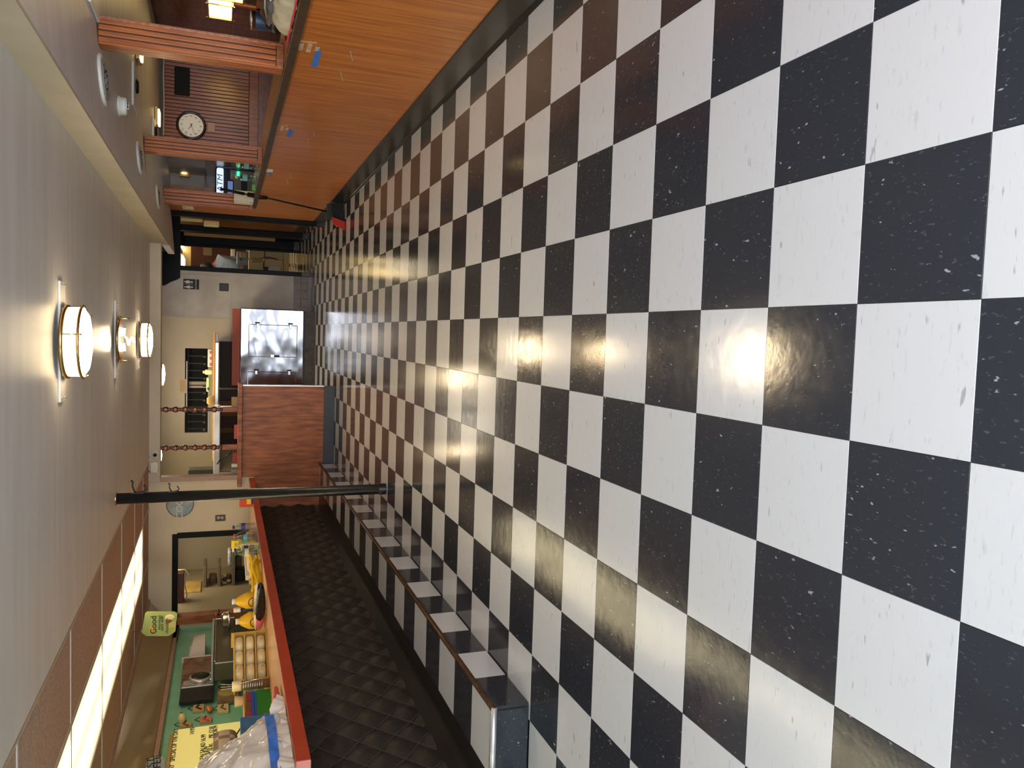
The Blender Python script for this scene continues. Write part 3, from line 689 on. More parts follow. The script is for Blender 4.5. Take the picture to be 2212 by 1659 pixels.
# wall sconces on the side wall
def sconce(px0, py0, px1, py1, label):
    X = 2.86
    p = AX((px0+px1)/2, (py0+py1)/2, X); t = AX(px0, (py0+py1)/2, X).z; b = AX(px1, (py0+py1)/2, X).z
    y1 = AX((px0+px1)/2, py0, X).y; y2 = AX((px0+px1)/2, py1, X).y; y1, y2 = min(y1, y2), max(y1, y2)
    s = empty('wall_sconce', (2.94, p.y, b), label, 'lamp', 'brass sconces on the dark side wall')
    G().box(X+.0, 2.93, y1+.02, y2-.02, b+.02, t-.02, .006).make('glass_shade', SCON, s)
    for z in (b, t-.02):
        G().box(X-.012, 2.94, y1-.01, y2+.01, z, z+.018, .003).make('brass_band', BRASS, s)
    for y in (y1+.0, y2-.014):
        G().box(X-.012, X+.0, y, y+.014, b-.01, t+.01, .002).make('brass_bar', BRASS, s)
    return s
sconce(447, 9, 505, 40, 'glowing rectangular brass sconce on the dark wall right of the nearest column')
sconce(470, -36, 530, 2, 'second glowing brass sconce, cut by the top edge of the picture')
mr = empty('wall_mirror', (2.93, 6.4, 1.1), 'dark glass in a brown wooden frame on the side wall above the bag', 'mirror')
y0 = AX(535, 14, 2.92).y; z0 = AX(566, 8, 2.92).z; z1 = z0+.42
G().box(2.915, 2.937, y0-1.2, y0-.03, z0+.03, z1, .003).make('glass', mat('dark_glass', (60, 54, 40), .08), mr)
G().box(2.90, 2.938, y0-1.2, y0, z0, z0+.05, .006).make('frame_bar', WOODV, mr); G().box(2.90, 2.938, y0-.05, y0, z0, z1+.04, .006).make('frame_bar', WOODV, mr)
eb = wallbox('alarm_box', 347, 35, 366, 47, 8.0, .04, mat('alarm_green', (70, 72, 52), .5), 'small dull green box high in the corner behind the nearest column', 'box')
# emergency light in the alcove
em = wallbox('exit_lamp', 388, 369, 409, 383, 10.25, .05, mat('lamp_beige', (186, 160, 120), .5), 'small beige wall lamp with bright strip above the cash machine', 'lamp')
wallbox('glow', 393, 372, 403, 375, 10.195, .01, mat('amber_glow', (255, 226, 150), .5, emis=(255, 214, 130), estr=4), None, None, 0, em)
# ------------------------------------------------------------------ cash machine
Ya = 9.6
tl = AY(468, 365, Ya); hb = AY(483, 365, Ya)
x0, x1 = 1.50, AY(500, 366, Ya).x
atm = empty('cash_machine', ((x0+x1)/2, Ya+.2, 0), 'grey cash machine with glowing blue ATM header behind the half wall', 'cash machine')
G().box(x0-.01, x1+.02, Ya+.05, Ya+.45, 0, tl.z+.015, .02).make('cabinet', BLKP, atm)
G().box(x0, x1, Ya, Ya+.06, .5, 1.26, .01).make('front_panel', mat('atm_grey', (136, 128, 116), .45), atm)
hd = G().box(x0-.01, x1, Ya-.05, Ya+.06, hb.z, tl.z, .02).make('header', mat('header_glow', (225, 235, 255), .4, emis=(205, 222, 255), estr=.6), atm)
text('ATM', ((x0+x1)/2+.01, Ya-.052, (tl.z+hb.z)/2-.002), .092, mat('atm_blue', (20, 110, 190), .5), hd, sx=1.15, shear=.15, name='lettering')
G().box(x1, x1+.03, Ya-.04, Ya+.1, .95, tl.z-.01, .01).make('side_fin', mat('fin_blue', (70, 74, 110), .25, metal=.6), atm)
sc = AY(498, 395, Ya); 
G().box(x0+.05, x1-.13, Ya-.012, Ya+.01, AY(505, 395, Ya).z, AY(489, 395, Ya).z, .004).make('screen_bezel', BLKP, atm)
G().box(x0+.07, x1-.15, Ya-.015, Ya-.01, AY(503, 395, Ya).z, AY(492, 395, Ya).z).make('screen', mat('screen_glow', (60, 70, 110), .2, emis=(90, 110, 170), estr=.4), atm)
for k in range(4): G().box(x1-.10, x1-.06, Ya-.012, Ya+.01, 1.235-k*.022, 1.243-k*.022, .002).make('key', PLAST, atm)
G().box(x1-.075, x1-.02, Ya-.012, Ya+.0, AY(517, 390, Ya).z, AY(512, 390, Ya).z, .002).make('green_light', mat('green_glow', (60, 240, 170), .4, emis=(40, 255, 150), estr=3), atm)
G().box(x0+.05, x1-.07, Ya-.02, Ya+.0, AY(534, 395, Ya).z, AY(521, 395, Ya).z, .004).make('card_tray', BLKP, atm)
G().box(x0+.05, x1-.07, Ya-.03, Ya+.0, .98, .99, .002).make('tray_lip', STEEL2, atm)
# ------------------------------------------------------------------ bottles
def bottle(p, h, r, cap, label, lab=TEALP, group=None, lz=(.45, .68), capr=.5):
    b = empty('water_bottle', p, label, 'bottle', group)
    z = p[2]
    pr = [(r*.85, 0), (r, h*.03), (r, h*.12), (r*.93, h*.15), (r, h*.18), (r, h*.28), (r*.93, h*.31), (r, h*.34), (r, h*.66), (r*.9, h*.74), (r*.55, h*.84), (r*.4, h*.88), (r*.4, h*.92)]
    G().lathe(p, pr, n=20).make('body', GLASS, b, smooth=True)
    G().lathe(p, [(r*1.015, h*lz[0]), (r*1.015, h*lz[1])], n=20, cap=False).make('label', lab, b, smooth=True)
    G().lathe(p, [(r*capr, h*.91), (r*capr, h*.99), (r*capr*.9, h)], n=16).make('cap', cap, b, smooth=True)
    return b
def capw(px, py, top, X, z=1.009):
    q = AX(px, py, X); Y = q.y
    return (X, Y, z), AY(top, py, Y).z - z
p, h = capw(556, 355, 509, 1.50); bottle((1.50, 7.15, 1.009), .21, .033, PLAST, 'clear water bottle on the half wall nearest the middle column', group='water bottles on the half wall')
bottle((1.46, 7.60, 1.009), .215, .034, PLAST, 'clear water bottle on the half wall in front of the cash machine', group='water bottles on the half wall')
cb = empty('white_box', (1.47, 8.75, 1.009), 'white paper box on the half wall in front of the farthest column', 'box')
G().box(1.37, 1.49, 8.60, 8.86, 1.01, 1.225, .004).make('carton', PAPER, cb)
G().box(1.365, 1.372, 8.66, 8.80, 1.05, 1.20, .001).make('flap', PLAST, cb)
gt = G().box(1.40, 1.46, 7.95, 7.99, 1.009, 1.05, .003).make('small_green_box', mat('green_label', (90, 170, 80), .5)); tag(gt, 'tiny green labelled box on the half wall under the cash machine', 'box')
# blue tumbler
tp = (1.585, 3.56, 1.009)
tb = empty('tumbler', tp, 'navy blue steel tumbler with shiny rim on the half wall', 'tumbler')
G().lathe(tp, [(.036, 0), (.038, .01), (.047, .160), (.047, .163)], n=28).make('body', mat('navy_coat', (38, 58, 86), .35), tb, smooth=True)
G().lathe(tp, [(.0475, .162), (.048, .178), (.050, .178), (.050, .186), (.044, .188)], n=28).make('steel_rim', STEEL2, tb, smooth=True)
# handbag / folded jacket on the cap
def noise(a, b, s=1): return math.sin(a*3.1*s+b*1.7)*.5+math.sin(a*7.3*s-b*4.1+1)*.3+math.sin(b*9.7*s+a*2.3)*.2
jk = empty('folded_jacket', (1.57, 2.75, 1.009), 'black, grey and red folded jacket lying on a cream bag on the half wall', 'jacket')
def JP(u, v):
    y = 2.05+1.33*u; a = PI*v
    r_ = .5+.5*math.sin(PI*min(1, max(0, u*.93+.05)))**.35
    hh = .115*r_*(1-.25*u)
    x = 1.585-math.cos(a)*(.125*r_)+.012*noise(y*5, a); z = 1.105-.02*u+math.sin(a)*hh+.012*noise(y*6+2, a*2)
    return (x, y, z)
o = G().sheet(JP, 44, 18)
def jm(i):
    v = (i // 44)/18; u = (i % 44)/44
    wv = .36+.10*math.sin(u*9)
    if v < .12: return 1
    if abs(v-wv) < .035: return 2
    if v < wv: return 1 if u < .55 else 0
    if abs(v-wv-.14) < .02 and u < .6: return 2
    return 0
o.m = [jm(i) for i in range(len(o.f))]
JB = mat('jacket_black', (18, 18, 20), .4, bump=.4, scale=40); JG = mat('jacket_grey', (96, 94, 98), .7); JR = mat('jacket_red', (206, 60, 70), .6)
o.make('jacket_body', JB, jk, mats=[JG, JR], smooth=True)
G().tube([(1.52, 3.34, 1.09), (1.50, 3.40, 1.07), (1.53, 3.43, 1.10), (1.58, 3.40, 1.12)], [.022, .028, .026, .018], 10).make('sleeve_cuff', JB, jk, smooth=True)
G().tube([(1.46, 2.9, 1.15), (1.455, 3.02, 1.145), (1.46, 3.15, 1.13)], .004, 6).make('zip', SILV, jk, smooth=True)
for k in range(7): G().ball((1.458, 2.74+.03*k, 1.16-.006*k+.008*(k % 2)), .005, .005, .005, 8, 6).make('stud', SILV, jk, smooth=True)
cbag = empty('cream_bag', (1.50, 2.75, 1.009), 'cream canvas bag with a red edge under the folded jacket', 'bag')
def CP(u, v):
    y = 2.0+1.40*u; a = PI*v; e = min(1, 6*(1-u))**.5
    return (1.515-math.cos(a)*(.092*e+.012)+.004*noise(y*9, a), y, 1.012+math.sin(a)**.7*(.088*e+.012)+.005*noise(y*12, a*2))
G().sheet(CP, 50, 16).make('bag_body', mat('canvas', (206, 196, 176), .75, col2=(190, 180, 158), scale=14, bump=.3), cbag, smooth=True)
G().tube([(1.413, 2.0+.05*k, 1.018) for k in range(27)]+[(1.43, 3.37, 1.02), (1.47, 3.40, 1.022)], .006, 6).make('red_piping', JR, cbag, smooth=True)
# ------------------------------------------------------------------ notices, tape and glue marks on the half wall
def ptri(pts, name, mt, parent=None, d=-.0015, **k):
    return G().prism([Vector((XR-.0005, a, b)) for a, b in pts], (d, 0, 0)).make(name, mt, parent, **k)
def onw(px, py): q = AX(px, py, XR); return (q.y, q.z)
def notice(cs, rows, size, label):
    pts = [onw(*c) for c in cs]
    cx = sum(p[0] for p in pts)/4; czz = sum(p[1] for p in pts)/4
    n_ = empty('wall_notice', (XR, cx, min(p[1] for p in pts)), label, 'notice', 'clear notices taped to the half wall')
    ptri(pts, 'film', WOOD, n_, d=-.001)
    ptri([pts[0], pts[1], (pts[1][0]-.012, pts[1][1]), (pts[0][0]-.012, pts[0][1])], 'edge_strip', mat('tape_yellow', (196, 164, 110), .5), n_, d=-.002)
    t0 = max(p[1] for p in pts)
    for k, r_ in enumerate(rows):
        text(r_, (XR-.0025, cx, t0-.022-k*size*1.25), size, mat('faded_ink', (206, 196, 176), .6), n_, face='X-', name='lettering', ext=.0005)
notice([(644, 89), (684, 93), (681, 114), (640, 110)], ['PLEASE', 'BEYOND', 'THIS'], .034, 'clear notice with pale faded lettering beside the bigger blue tape')
notice([(594, 270), (622, 272), (618, 283), (590, 281)], ['PLEASE', 'BEYOND', 'THIS'], .03, 'clear notice with pale lettering beside the middle piece of blue tape')
ntc = ptri([onw(565, 364), onw(590, 366), onw(589, 372), onw(565, 371)], 'wall_notice', PAPER); tag(ntc, 'small pale notice near the smallest piece of blue tape', 'notice')
def tape(cs, label):
    t_ = ptri([onw(*c) for c in cs], 'blue_tape', BLUE, d=-.0015); tag(t_, label, 'tape', 'blue tape on the half wall')
tape([(684, 104), (695, 112), (684, 146), (671, 142)], 'largest piece of blue painter tape on the half wall')
tape([(625, 278), (635, 284), (627, 297), (619, 294)], 'middle piece of blue painter tape on the half wall')
tape([(582, 371), (588, 372), (587, 381), (581, 380)], 'smallest piece of blue tape, nearest the broom')
k = 0
for x, y, dx, dy in ((757, 112, 5, 18), (736, 155, 5, 19), (677, 285, 3, 9), (665, 300, 3, 16), (627, 372, 2, 13), (620, 387, 2, 11)):
    a = onw(x, y); b = onw(x+dx, y+dy)
    o = G().tube([(XR-.001, a[0], a[1]), (XR-.001, b[0], b[1])], .0035, 6).make('glue_mark', mat('glue', (176, 168, 150), .6)); 
    tag(o, ['pale glue streak below the largest blue tape', 'pale glue streak left of the largest blue tape, over the scraped patch', 'short pale streak below the middle blue tape', 'longer pale streak farther left of the middle blue tape', 'pale streak below the smallest blue tape', 'pale streak between the smallest tape and the broom'][k], 'mark', 'pale marks on the half wall'); k += 1
# ------------------------------------------------------------------ broom with dust pan
bm_ = AZ(716, 462, .0); bx, by = 1.34, 8.30
br = empty('broom', (bx, by, 0), 'black broom with red tipped bristles leaning against the half wall', 'broom')
H0 = Vector(AY(706, 457, 8.42)); H1 = Vector(AY(476, 408, 8.42)); Hm = Vector(AY(578, 428, 8.42)); Hg = Vector(AY(534, 420, 8.42))
H0.x = min(H0.x, 1.385); 
G().tube([H0, Hm, Hg, H1], [.010, .010, .010, .010], 10).make('handle', BLKP, br, smooth=True)
G().tube([Hg+(H1-Hg)*.1, H1], [.017, .015], 12).make('grip', BLKP, br, smooth=True, label='thick rubber grip')
G().tube([Hm, Hm+(Hg-Hm)*.35, Hg], [.016, .030, .024], 12).make('pan_clip', BLKP, br, smooth=True)
q0, q1, q2, q3 = [Vector(AY(*a, 8.40)) for a in ((704, 437), (713, 440), (722, 480), (710, 474))]
t0, t1 = Vector(AY(706, 446, 8.40)), Vector(AY(716, 478, 8.40)); s0, s1 = Vector(AY(742, 440, 8.36)), Vector(AY(745, 482, 8.34))
G().hexa([Vector((v.x, v.y-.03, v.z)) for v in (AY(706, 441, 8.4), AY(716, 441, 8.4), AY(721, 478, 8.4), AY(711, 472, 8.4))],
         [Vector((v.x, v.y+.03, v.z)) for v in (AY(706, 441, 8.4), AY(716, 441, 8.4), AY(721, 478, 8.4), AY(711, 472, 8.4))]).make('head', BLKP, br)
def quad(pxs, y, th, nm, mt):
    P = [Vector(AY(a, b, y)) for a, b in pxs]
    for v_ in P: v_.z = max(v_.z, .001)
    G().hexa([Vector((v.x, y-th, v.z)) for v in P], [Vector((v.x, y+th, v.z)) for v in P]).make(nm, mt, br)
quad([(715, 440), (742, 437), (745, 478), (719, 468)], 8.38, .028, 'bristles', mat('bristle_black', (22, 24, 28), .7, bump=.8, scale=8, stretch=(60, 60, 1)))
quad([(716, 469), (745, 480), (746, 497), (720, 484)], 8.36, .026, 'bristle_tips', mat('bristle_red', (206, 56, 46), .7, bump=.8, scale=8, stretch=(60, 60, 1)))
# ------------------------------------------------------------------ signs and fittings on the far wall
rs = wallbox('restroom_sign', 396, 603, 430, 625, YW-.002, .01, BLKP, 'black restroom sign with white man and woman figures', 'sign')
def fig(px, py, woman, Y=YW-.013):
    c0 = AY(px, py, Y); g = G()
    g.lathe((c0.x, Y, c0.z), [(.011, 0), (.011, .002)], axis=(0, -1, 0), n=14)
    if woman: g.prism([(c0.x-.011, Y, c0.z-.014), (c0.x+.011, Y, c0.z-.014), (c0.x+.027, Y, c0.z-.07), (c0.x-.027, Y, c0.z-.07)], (0, -.002, 0))
    else: g.box(c0.x-.021, c0.x+.021, Y-.002, Y, c0.z-.066, c0.z-.014)
    g.box(c0.x-.012, c0.x-.003, Y-.002, Y, c0.z-.115, c0.z-.06); g.box(c0.x+.003, c0.x+.012, Y-.002, Y, c0.z-.115, c0.z-.06)
    g.make('figure', PLAST, rs)
fig(399.5, 608.5, False); fig(399.5, 619.5, True)
wallbox('divider_line', 399, 613.6, 418, 614.2, YW-.012, .002, PLAST, None, None, 0, rs)
q = AY(423.5, 614, YW); text('RESTROOMS', (q.x, YW-.013, q.z), .028, PLAST, rs)
sb = wallbox('wall_switch_plate', 473.6, 612, 494, 629, YW-.002, .012, mat('plate_dark', (34, 33, 34), .5), 'square dark plate on the pale wall below the restroom sign', 'plate', b=.006)
wallbox('plate_face', 476, 614.5, 491.5, 626.5, YW-.014, .003, mat('plate_mid', (54, 52, 54), .5), None, None, .002, sb)
text('x x', (AY(484, 620, YW).x, YW-.019, AY(484, 620, YW).z), .03, BLKP, sb, name='symbol')
wallbox('tin_plate', 474, 737, 504, 773, YW-.05, .01, GREY, 'dull grey metal sheet fixed beside the red board', 'plate')
tag(G().box(.12, .2, YW-.03, YW, 1.1, 1.11).make('wall_ledge', GREY), 'thin ledge at the end of the red board', 'ledge')
# kitchen shelf and things beyond the divider
ks = empty('kitchen_shelf', (-1.1, 11.0, 1.39), 'long steel edged kitchen shelf seen between the turned posts', 'shelf')
G().box(-2.3, -.30, 10.95, 12.0, 1.385, 1.435, .006).make('steel_edge', STEEL2, ks)
G().box(-2.0, -.15, 10.93, 10.96, 1.437, 1.462, .002).make('wooden_strip', mat('ochre_wood', (206, 152, 64), .5), ks)
G().box(-.29, -.17, 10.97, 11.1, 1.39, 1.43, .004).make('dark_end', DARKW, ks)
G().box(-1.02, -.30, 11.96, 12.0, .2, 1.38).make('back_board', mat('dingy_board', (70, 54, 44), .7), ks)
G().box(-2.3, -1.05, 11.96, 12.0, .2, 1.38).make('back_board', mat('dingy_board', (70, 54, 44), .7), ks)
st2 = empty('steel_shelf', (-1.55, 10.2, 0), 'upper white steel shelf edge behind the turned posts', 'shelf')
G().box(-2.10, -1.15, 10.2, 10.5, 1.355, 1.435, .01).make('edge', mat('white_steel', (206, 204, 200), .3, metal=.3), st2)
G().box(-1.17, -1.14, 10.22, 10.25, 0, 1.36, .004).make('leg', STEEL2, st2); G().box(-2.08, -2.05, 10.22, 10.25, 0, 1.36, .004).make('leg', STEEL2, st2); G().box(-1.25, -1.22, 10.45, 10.48, 0, 1.36, .004).make('leg', STEEL2, st2)
for k, x in enumerate((-1.2, -1.36, -1.62)):
    G().box(x-.10, x-.02, 11.90, 11.95, .3, 1.38).make('post_brace', BRWN, ks)
hg = empty('utensil_rack', (-1.1, 12.3, 1.55), 'dark rack of hanging black utensils inside the kitchen hatch', 'rack')
for k in range(11):
    x = -1.70+k*.115
    G().box(x, x+.015, YW+.12, YW+.14, 1.60, 1.84).make('bar', mat('rack_olive', (44, 40, 26), .6), hg)
    G().ball((x, YW+.1, 1.60), .02, .01, .025, 8, 6).make('knob', mat('rack_knob', (88, 84, 78), .5), hg, smooth=True)
G().box(-1.72, -.44, YW+.13, YW+.16, 1.83, 1.85).make('rail', BLK, hg)
hf = G().box(-1.75, -.41, YW-.01, YW+.0, 1.52, 1.545, .002).make('hatch_sill', PAPER); tag(hf, 'thin pale sill of the dark kitchen hatch', 'sill')
hl = empty('hatch_trim', (-1.0, YW-.02, 1.87), 'thin pale rods along the dark hatch top', 'trim')
G().box(-1.38, -.62, YW-.03, YW-.01, 1.845, 1.862).make('rod', PAPER, hl)
# items on the shelf
def onshelf(px0, py0, px1, py1, Y, d, mt, name, label, cat, b=.006):
    return wallbox(name, px0, py0, px1, py1, Y+d, d, mt, label, cat, b)
o = onshelf(449, 754, 458, 792, 10.96, .1, PAPER, 'red_white_box', 'white box with red markings at the left end of the kitchen shelf', 'box')
for k in range(3): wallbox('red_mark', 453, 758+k*13, 457.5, 764+k*13, 10.955, .002, REDP, None, None, 0, o)
p = AY(459, 804, 11.0); b_ = empty('cream_jar', (p.x, 11.0, p.z), 'cream plastic jar with a narrow cap on the kitchen shelf', 'jar')
G().lathe((p.x, 11.0, p.z), [(.035, 0), (.037, .01), (.037, .09), (.02, .105)], n=18).make('body', CREMP, b_, smooth=True); G().lathe((p.x, 11.0, p.z+.104), [(.018, 0), (.018, .025)], n=14).make('cap', ORNG if 0 else CREMP, b_, smooth=True)
o = onshelf(446, 815, 453, 846, 10.96, .04, mat('lime_soft', (176, 196, 130), .5), 'green_spray', 'pale green oblong pack lying above the kitchen shelf', 'pack', .012)
tag(o, None, None); G().box(AY(450, 840, 10.94).x-.02, AY(450, 840, 10.94).x+.02, 10.955, 10.962, AY(451, 840, 10.94).z, AY(448, 840, 10.94).z).make('dark_spot', BLKP, o)
p = AY(457, 866, 10.7); bb = empty('spaghetti_bundle', (p.x, 10.7, p.z-.0), 'bundle of yellow dry straws standing on the kitchen shelf', 'bundle')
bb.location.z = 1.437; WL[bb.name].z = 1.437
for k in range(9): G().tube([(p.x-.07+k*.018, 10.72, 1.436), (p.x-.045+k*.012, 10.72, 1.50), (p.x-.03+k*.008, 10.72, 1.535)], .006, 5).make('straw', mat('straw', (214, 176, 92), .6), bb, smooth=True)
o = onshelf(388, 819, 404, 849, YW-.003, .004, mat('faded_sheet', (222, 196, 150), .7), 'faded_notice', 'faded paper notice on the kitchen wall beside the lamp', 'notice', 0)
for k in range(6): wallbox('faded_line', 390+k*2.3, 822, 390.9+k*2.3, 846, YW-.008, .001, mat('faint_pink', (206, 160, 120), .7), None, None, 0, o)
ap = wallbox('grey_appliance', 408, 1008, 460, 1027, 10.48, .25, mat('appliance', (58, 56, 48), .5), 'dark grey box shaped kitchen appliance behind the divider', 'appliance', .01)
wallbox('outlet_plate', 416, 972, 433, 979, 12.098, .02, mat('dark_outlet', (40, 36, 30), .5), 'dark outlet plate on the kitchen wall behind the far post', 'plate')
# small stuff on the partition ledge
def ledge(px0, py0, px1, py1, mt, name, label, cat, Y=9.04, d=.05, b=.004): return wallbox(name, px0, py0, px1, py1, Y+d, d, mt, label, cat, b)
ledge(506, 917, 514, 947, REDP, 'red_bottle', 'red and yellow pack standing on the partition cap', 'pack')
ledge(503, 977, 513, 998, mat('dark_red', (160, 30, 30), .5), 'red_folder', 'dark red folder lying on the partition cap near the second post', 'folder')
ledge(499, 1013, 513, 1024, mat('napkin_grey', (130, 124, 118), .4), 'napkin_holder', 'small grey napkin holder at the end of the partition cap', 'holder')
ledge(500, 857, 513, 880, mat('kraft', (176, 146, 104), .8), 'paper_pouch', 'crumpled tan paper pouch on the partition cap', 'pouch')
ledge(500, 1001, 513, 1008, PLAST, 'white_carton', 'white spray carton on the partition cap', 'carton')
wallbox('cream_box', 460, 981, 469, 1000, 11.95, .03, CREMP, 'cream box hanging under the steel shelf', 'box')
wallbox('low_box', 460, 1001, 472, 1024, 11.95, .03, CREAM, 'cream lower box hanging beside the first', 'box')
cc = empty('hanging_cable', (-1.6, 10.3, 1.2), 'thin black cable crossing behind the far post', 'cable')
G().tube([AY(499, 975, 10.0), AY(490, 985, 10.1), AY(476, 992, 10.2), AY(469, 1003, 10.2)], .008, 6).make('cable', BLKP, cc, smooth=True)
# camera, box, disc and outlet on the cream wall
cp = AY(333, 982, 8.93)
cm = empty('security_camera', (cp.x, 8.94, cp.z), 'white dome security camera on the cream beam', 'camera')
G().lathe((cp.x, 8.94, cp.z), [(.055, 0), (.055, .012), (.045, .03)], axis=(0, -1, 0), n=24).make('base', PLAST, cm, smooth=True)
G().ball((cp.x+.005, 8.90, cp.z-.004), .035, .035, .035, 18, 12).make('eye_ball', PLAST, cm, smooth=True)
G().lathe((cp.x+.005, 8.868, cp.z-.012), [(.019, 0), (.021, .006), (.012, .007)], axis=(0, -1, -.25), n=18).make('lens', BLKP, cm, smooth=True)
jb = wallbox('junction_box', 326, 996.5, 342.5, 1020, 8.938, .05, PLAST, 'square white junction box beside the security camera', 'box', b=.005)
for a in (328.5, 340):
    for b in (999, 1017.5): q = AY(a, b, 8.887); G().ball(q, .004, .002, .004, 8, 5).make('screw', BLKP, jb, smooth=True)
G().tube([AY(321, 1017, 8.93), AY(324, 1020, 8.90), AY(329, 1021.5, 8.89), AY(334, 1019, 8.90)], .004, 6).make('cable_tail', BRASS, jb, smooth=True)
dcn = AY(389, 1090, 8.98)
ds = empty('round_sign', (dcn.x, 8.985, dcn.z), 'round grey metal sign with curled silver lettering behind the pole', 'sign')
G().lathe((dcn.x, 8.995, dcn.z), [(.150, 0), (.150, .008), (.146, .012), (.02, .013)], axis=(0, -1, 0), n=48).make('disc', mat('sign_grey', (126, 128, 122), .35, metal=.3, col2=(92, 96, 96), scale=9), ds)
G().ring((dcn.x, 8.982, dcn.z), .148, .004, axis=(0, -1, 0), n=48, k=6).make('rim', mat('rim_dark', (60, 56, 50), .4), ds, smooth=True)
G().prism([(dcn.x-.12, 8.981, dcn.z-.085), (dcn.x-.05, 8.981, dcn.z-.13), (dcn.x-.03, 8.981, dcn.z-.05), (dcn.x-.07, 8.981, dcn.z-.03)], (0, -.002, 0)).make('blue_patch', mat('sign_blue', (122, 146, 158), .4), ds)
text('COO', (dcn.x-.045, 8.979, dcn.z+.002), .105, mat('silver_letter', (206, 208, 204), .3), ds, name='lettering', sx=1.0)
ol = wallbox('power_outlet', 465, 1112, 487, 1125.5, 8.998, .008, mat('outlet_dark', (50, 42, 36), .4), 'dark outlet plate with two cream sockets on the cream wall', 'outlet', b=.003)
for a in (472, 480):
    q = AY(a, 1118.5, 8.989); G().lathe((q.x, q.y, q.z), [(.017, 0), (.016, .005)], axis=(0, -1, 0), n=18).make('socket', CREMP, ol, smooth=True)
    for dx in (-.006, .006): G().box(q.x+dx-.0015, q.x+dx+.0015, q.y-.006, q.y-.004, q.z-.002, q.z+.007).make('slot', BLKP, ol)
# corridor bits
q0, q1 = AX(404, 441, 1.43), AX(404, 451, 1.43)
sp = empty('light_switch', (1.43, (q0.y+q1.y)/2, q0.z-.06), 'cream switch plate high on the brown return beside the farthest column', 'switch')
G().box(1.422, 1.431, q0.y, q1.y, q0.z-.065, q0.z+.065, .002).make('plate', PLAST, sp); G().box(1.416, 1.423, (q0.y+q1.y)/2-.05, (q0.y+q1.y)/2+.05, q0.z-.02, q0.z+.02, .002).make('rocker', CREMP, sp)
dp = wallbox('paper_dispenser', 440, 478, 474, 491, 11.5, .12, CREMP, 'cream paper dispenser on the corridor wall', 'dispenser', b=.02)
dq = wallbox('towel_box', 390, 472, 438, 479, 11.6, .05, CREMP, 'cream towel rail box above the dispenser', 'box', b=.01)
# ------------------------------------------------------------------ things on the counter
def cpt(px, py): q = AZ(px, py, ZT); return Vector((q.x, q.y, ZT))
WG = 'water bottles on the counter'
for (px, py, h, cap, lb, lab) in ((553, 1095, .21, BLUED, 'clear bottle with dark blue cap, nearest the black pole', mat('lab_navy', (60, 56, 140), .5)),
        (556, 1105, .205, ORNG, 'clear bottle with orange red cap beside the blue capped one', GLASS), (557, 1114.5, .20, GLASS, 'clear capless bottle with teal label in the middle of the bottles', TEALP),
        (559, 1124, .20, GLASS, 'second clear capless bottle with teal label, nearer the viewer', TEALP), (561, 1133, .205, BLUED, 'clear bottle with blue cap in front of the yellow packet', mat('lab_dark', (40, 44, 76), .5)),
        (562, 1141, .20, mat('cap_green', (24, 96, 60), .4), 'clear bottle with green cap, nearest of the bottle row', PAPER)):
    p = cpt(px, py); p.x = cl(-2.2, -1.975, p.x); bottle(tuple(p), h, .036, cap, lb, lab, WG, (.45, .62))
p = Vector((-2.03, 6.27, ZT))
yb = G().box(p.x-.035, p.x+.04, p.y, p.y+.03, ZT, ZT+.222, .004).make('yellow_packet', YEL); tag(yb, 'yellow packet standing behind the green capped bottle', 'packet')
p = cpt(549, 1083)
sn = empty('snack_box', tuple(p), 'orange and red snack box half hidden behind the black pole', 'box')
G().box(p.x-.06, p.x+.07, p.y+.02, p.y+.08, ZT, ZT+.14, .003).make('carton', ORNG, sn); G().box(p.x-.03, p.x+.05, p.y+.015, p.y+.021, ZT+.03, ZT+.07).make('print_patch', YEL, sn); G().box(p.x-.03, p.x+.05, p.y+.014, p.y+.021, ZT+.005, ZT+.025).make('print_patch', BLUED, sn)
p = cpt(566, 1130)
dt = empty('glass_dish', tuple(p), 'low clear tray with a teal sponge in front of the bottles', 'tray')
G().box(-1.99, -1.93, 5.9, 6.5, ZT, ZT+.006, .002).make('base', GLASS, dt); G().box(-1.935, -1.93, 5.9, 6.5, ZT, ZT+.03, .001).make('side', GLASS, dt); G().box(-1.98, -1.94, 5.92, 6.02, ZT+.006, ZT+.03, .006).make('sponge', TEALP, dt)
# paper towel roll lying down
a, b = Vector(AY(548, 1156, 6.95)), Vector(AY(550, 1228, 6.05)); a.z = b.z = ZT+.046
ax = (b-a).normalized()
rl = empty('paper_roll', ((a+b)/2)[:2]+(ZT,), 'white paper towel roll lying on the counter behind the yellow cord', 'paper roll')
G().lathe(a, [(.044, 0), (.0455, .006), (.0455, (b-a).length-.006), (.044, (b-a).length)], axis=ax, n=28).make('paper', mat('towel_white', (226, 210, 196), .8), rl, smooth=True)
G().lathe(b, [(.02, 0), (.02, .002)], axis=ax, n=16).make('core_hole', GREY, rl)
fk = empty('paper_stack', (a.x-.12, (a.y+b.y)/2, ZT), 'flat stack of white sheets behind the paper towel roll', 'paper')
G().prism([(a.x-.10, a.y-.1, ZT), (a.x-.06, a.y-.1, ZT), (b.x-.06, b.y, ZT), (b.x-.10, b.y, ZT)], (0, 0, .105)).make('sheets', PAPER, fk)
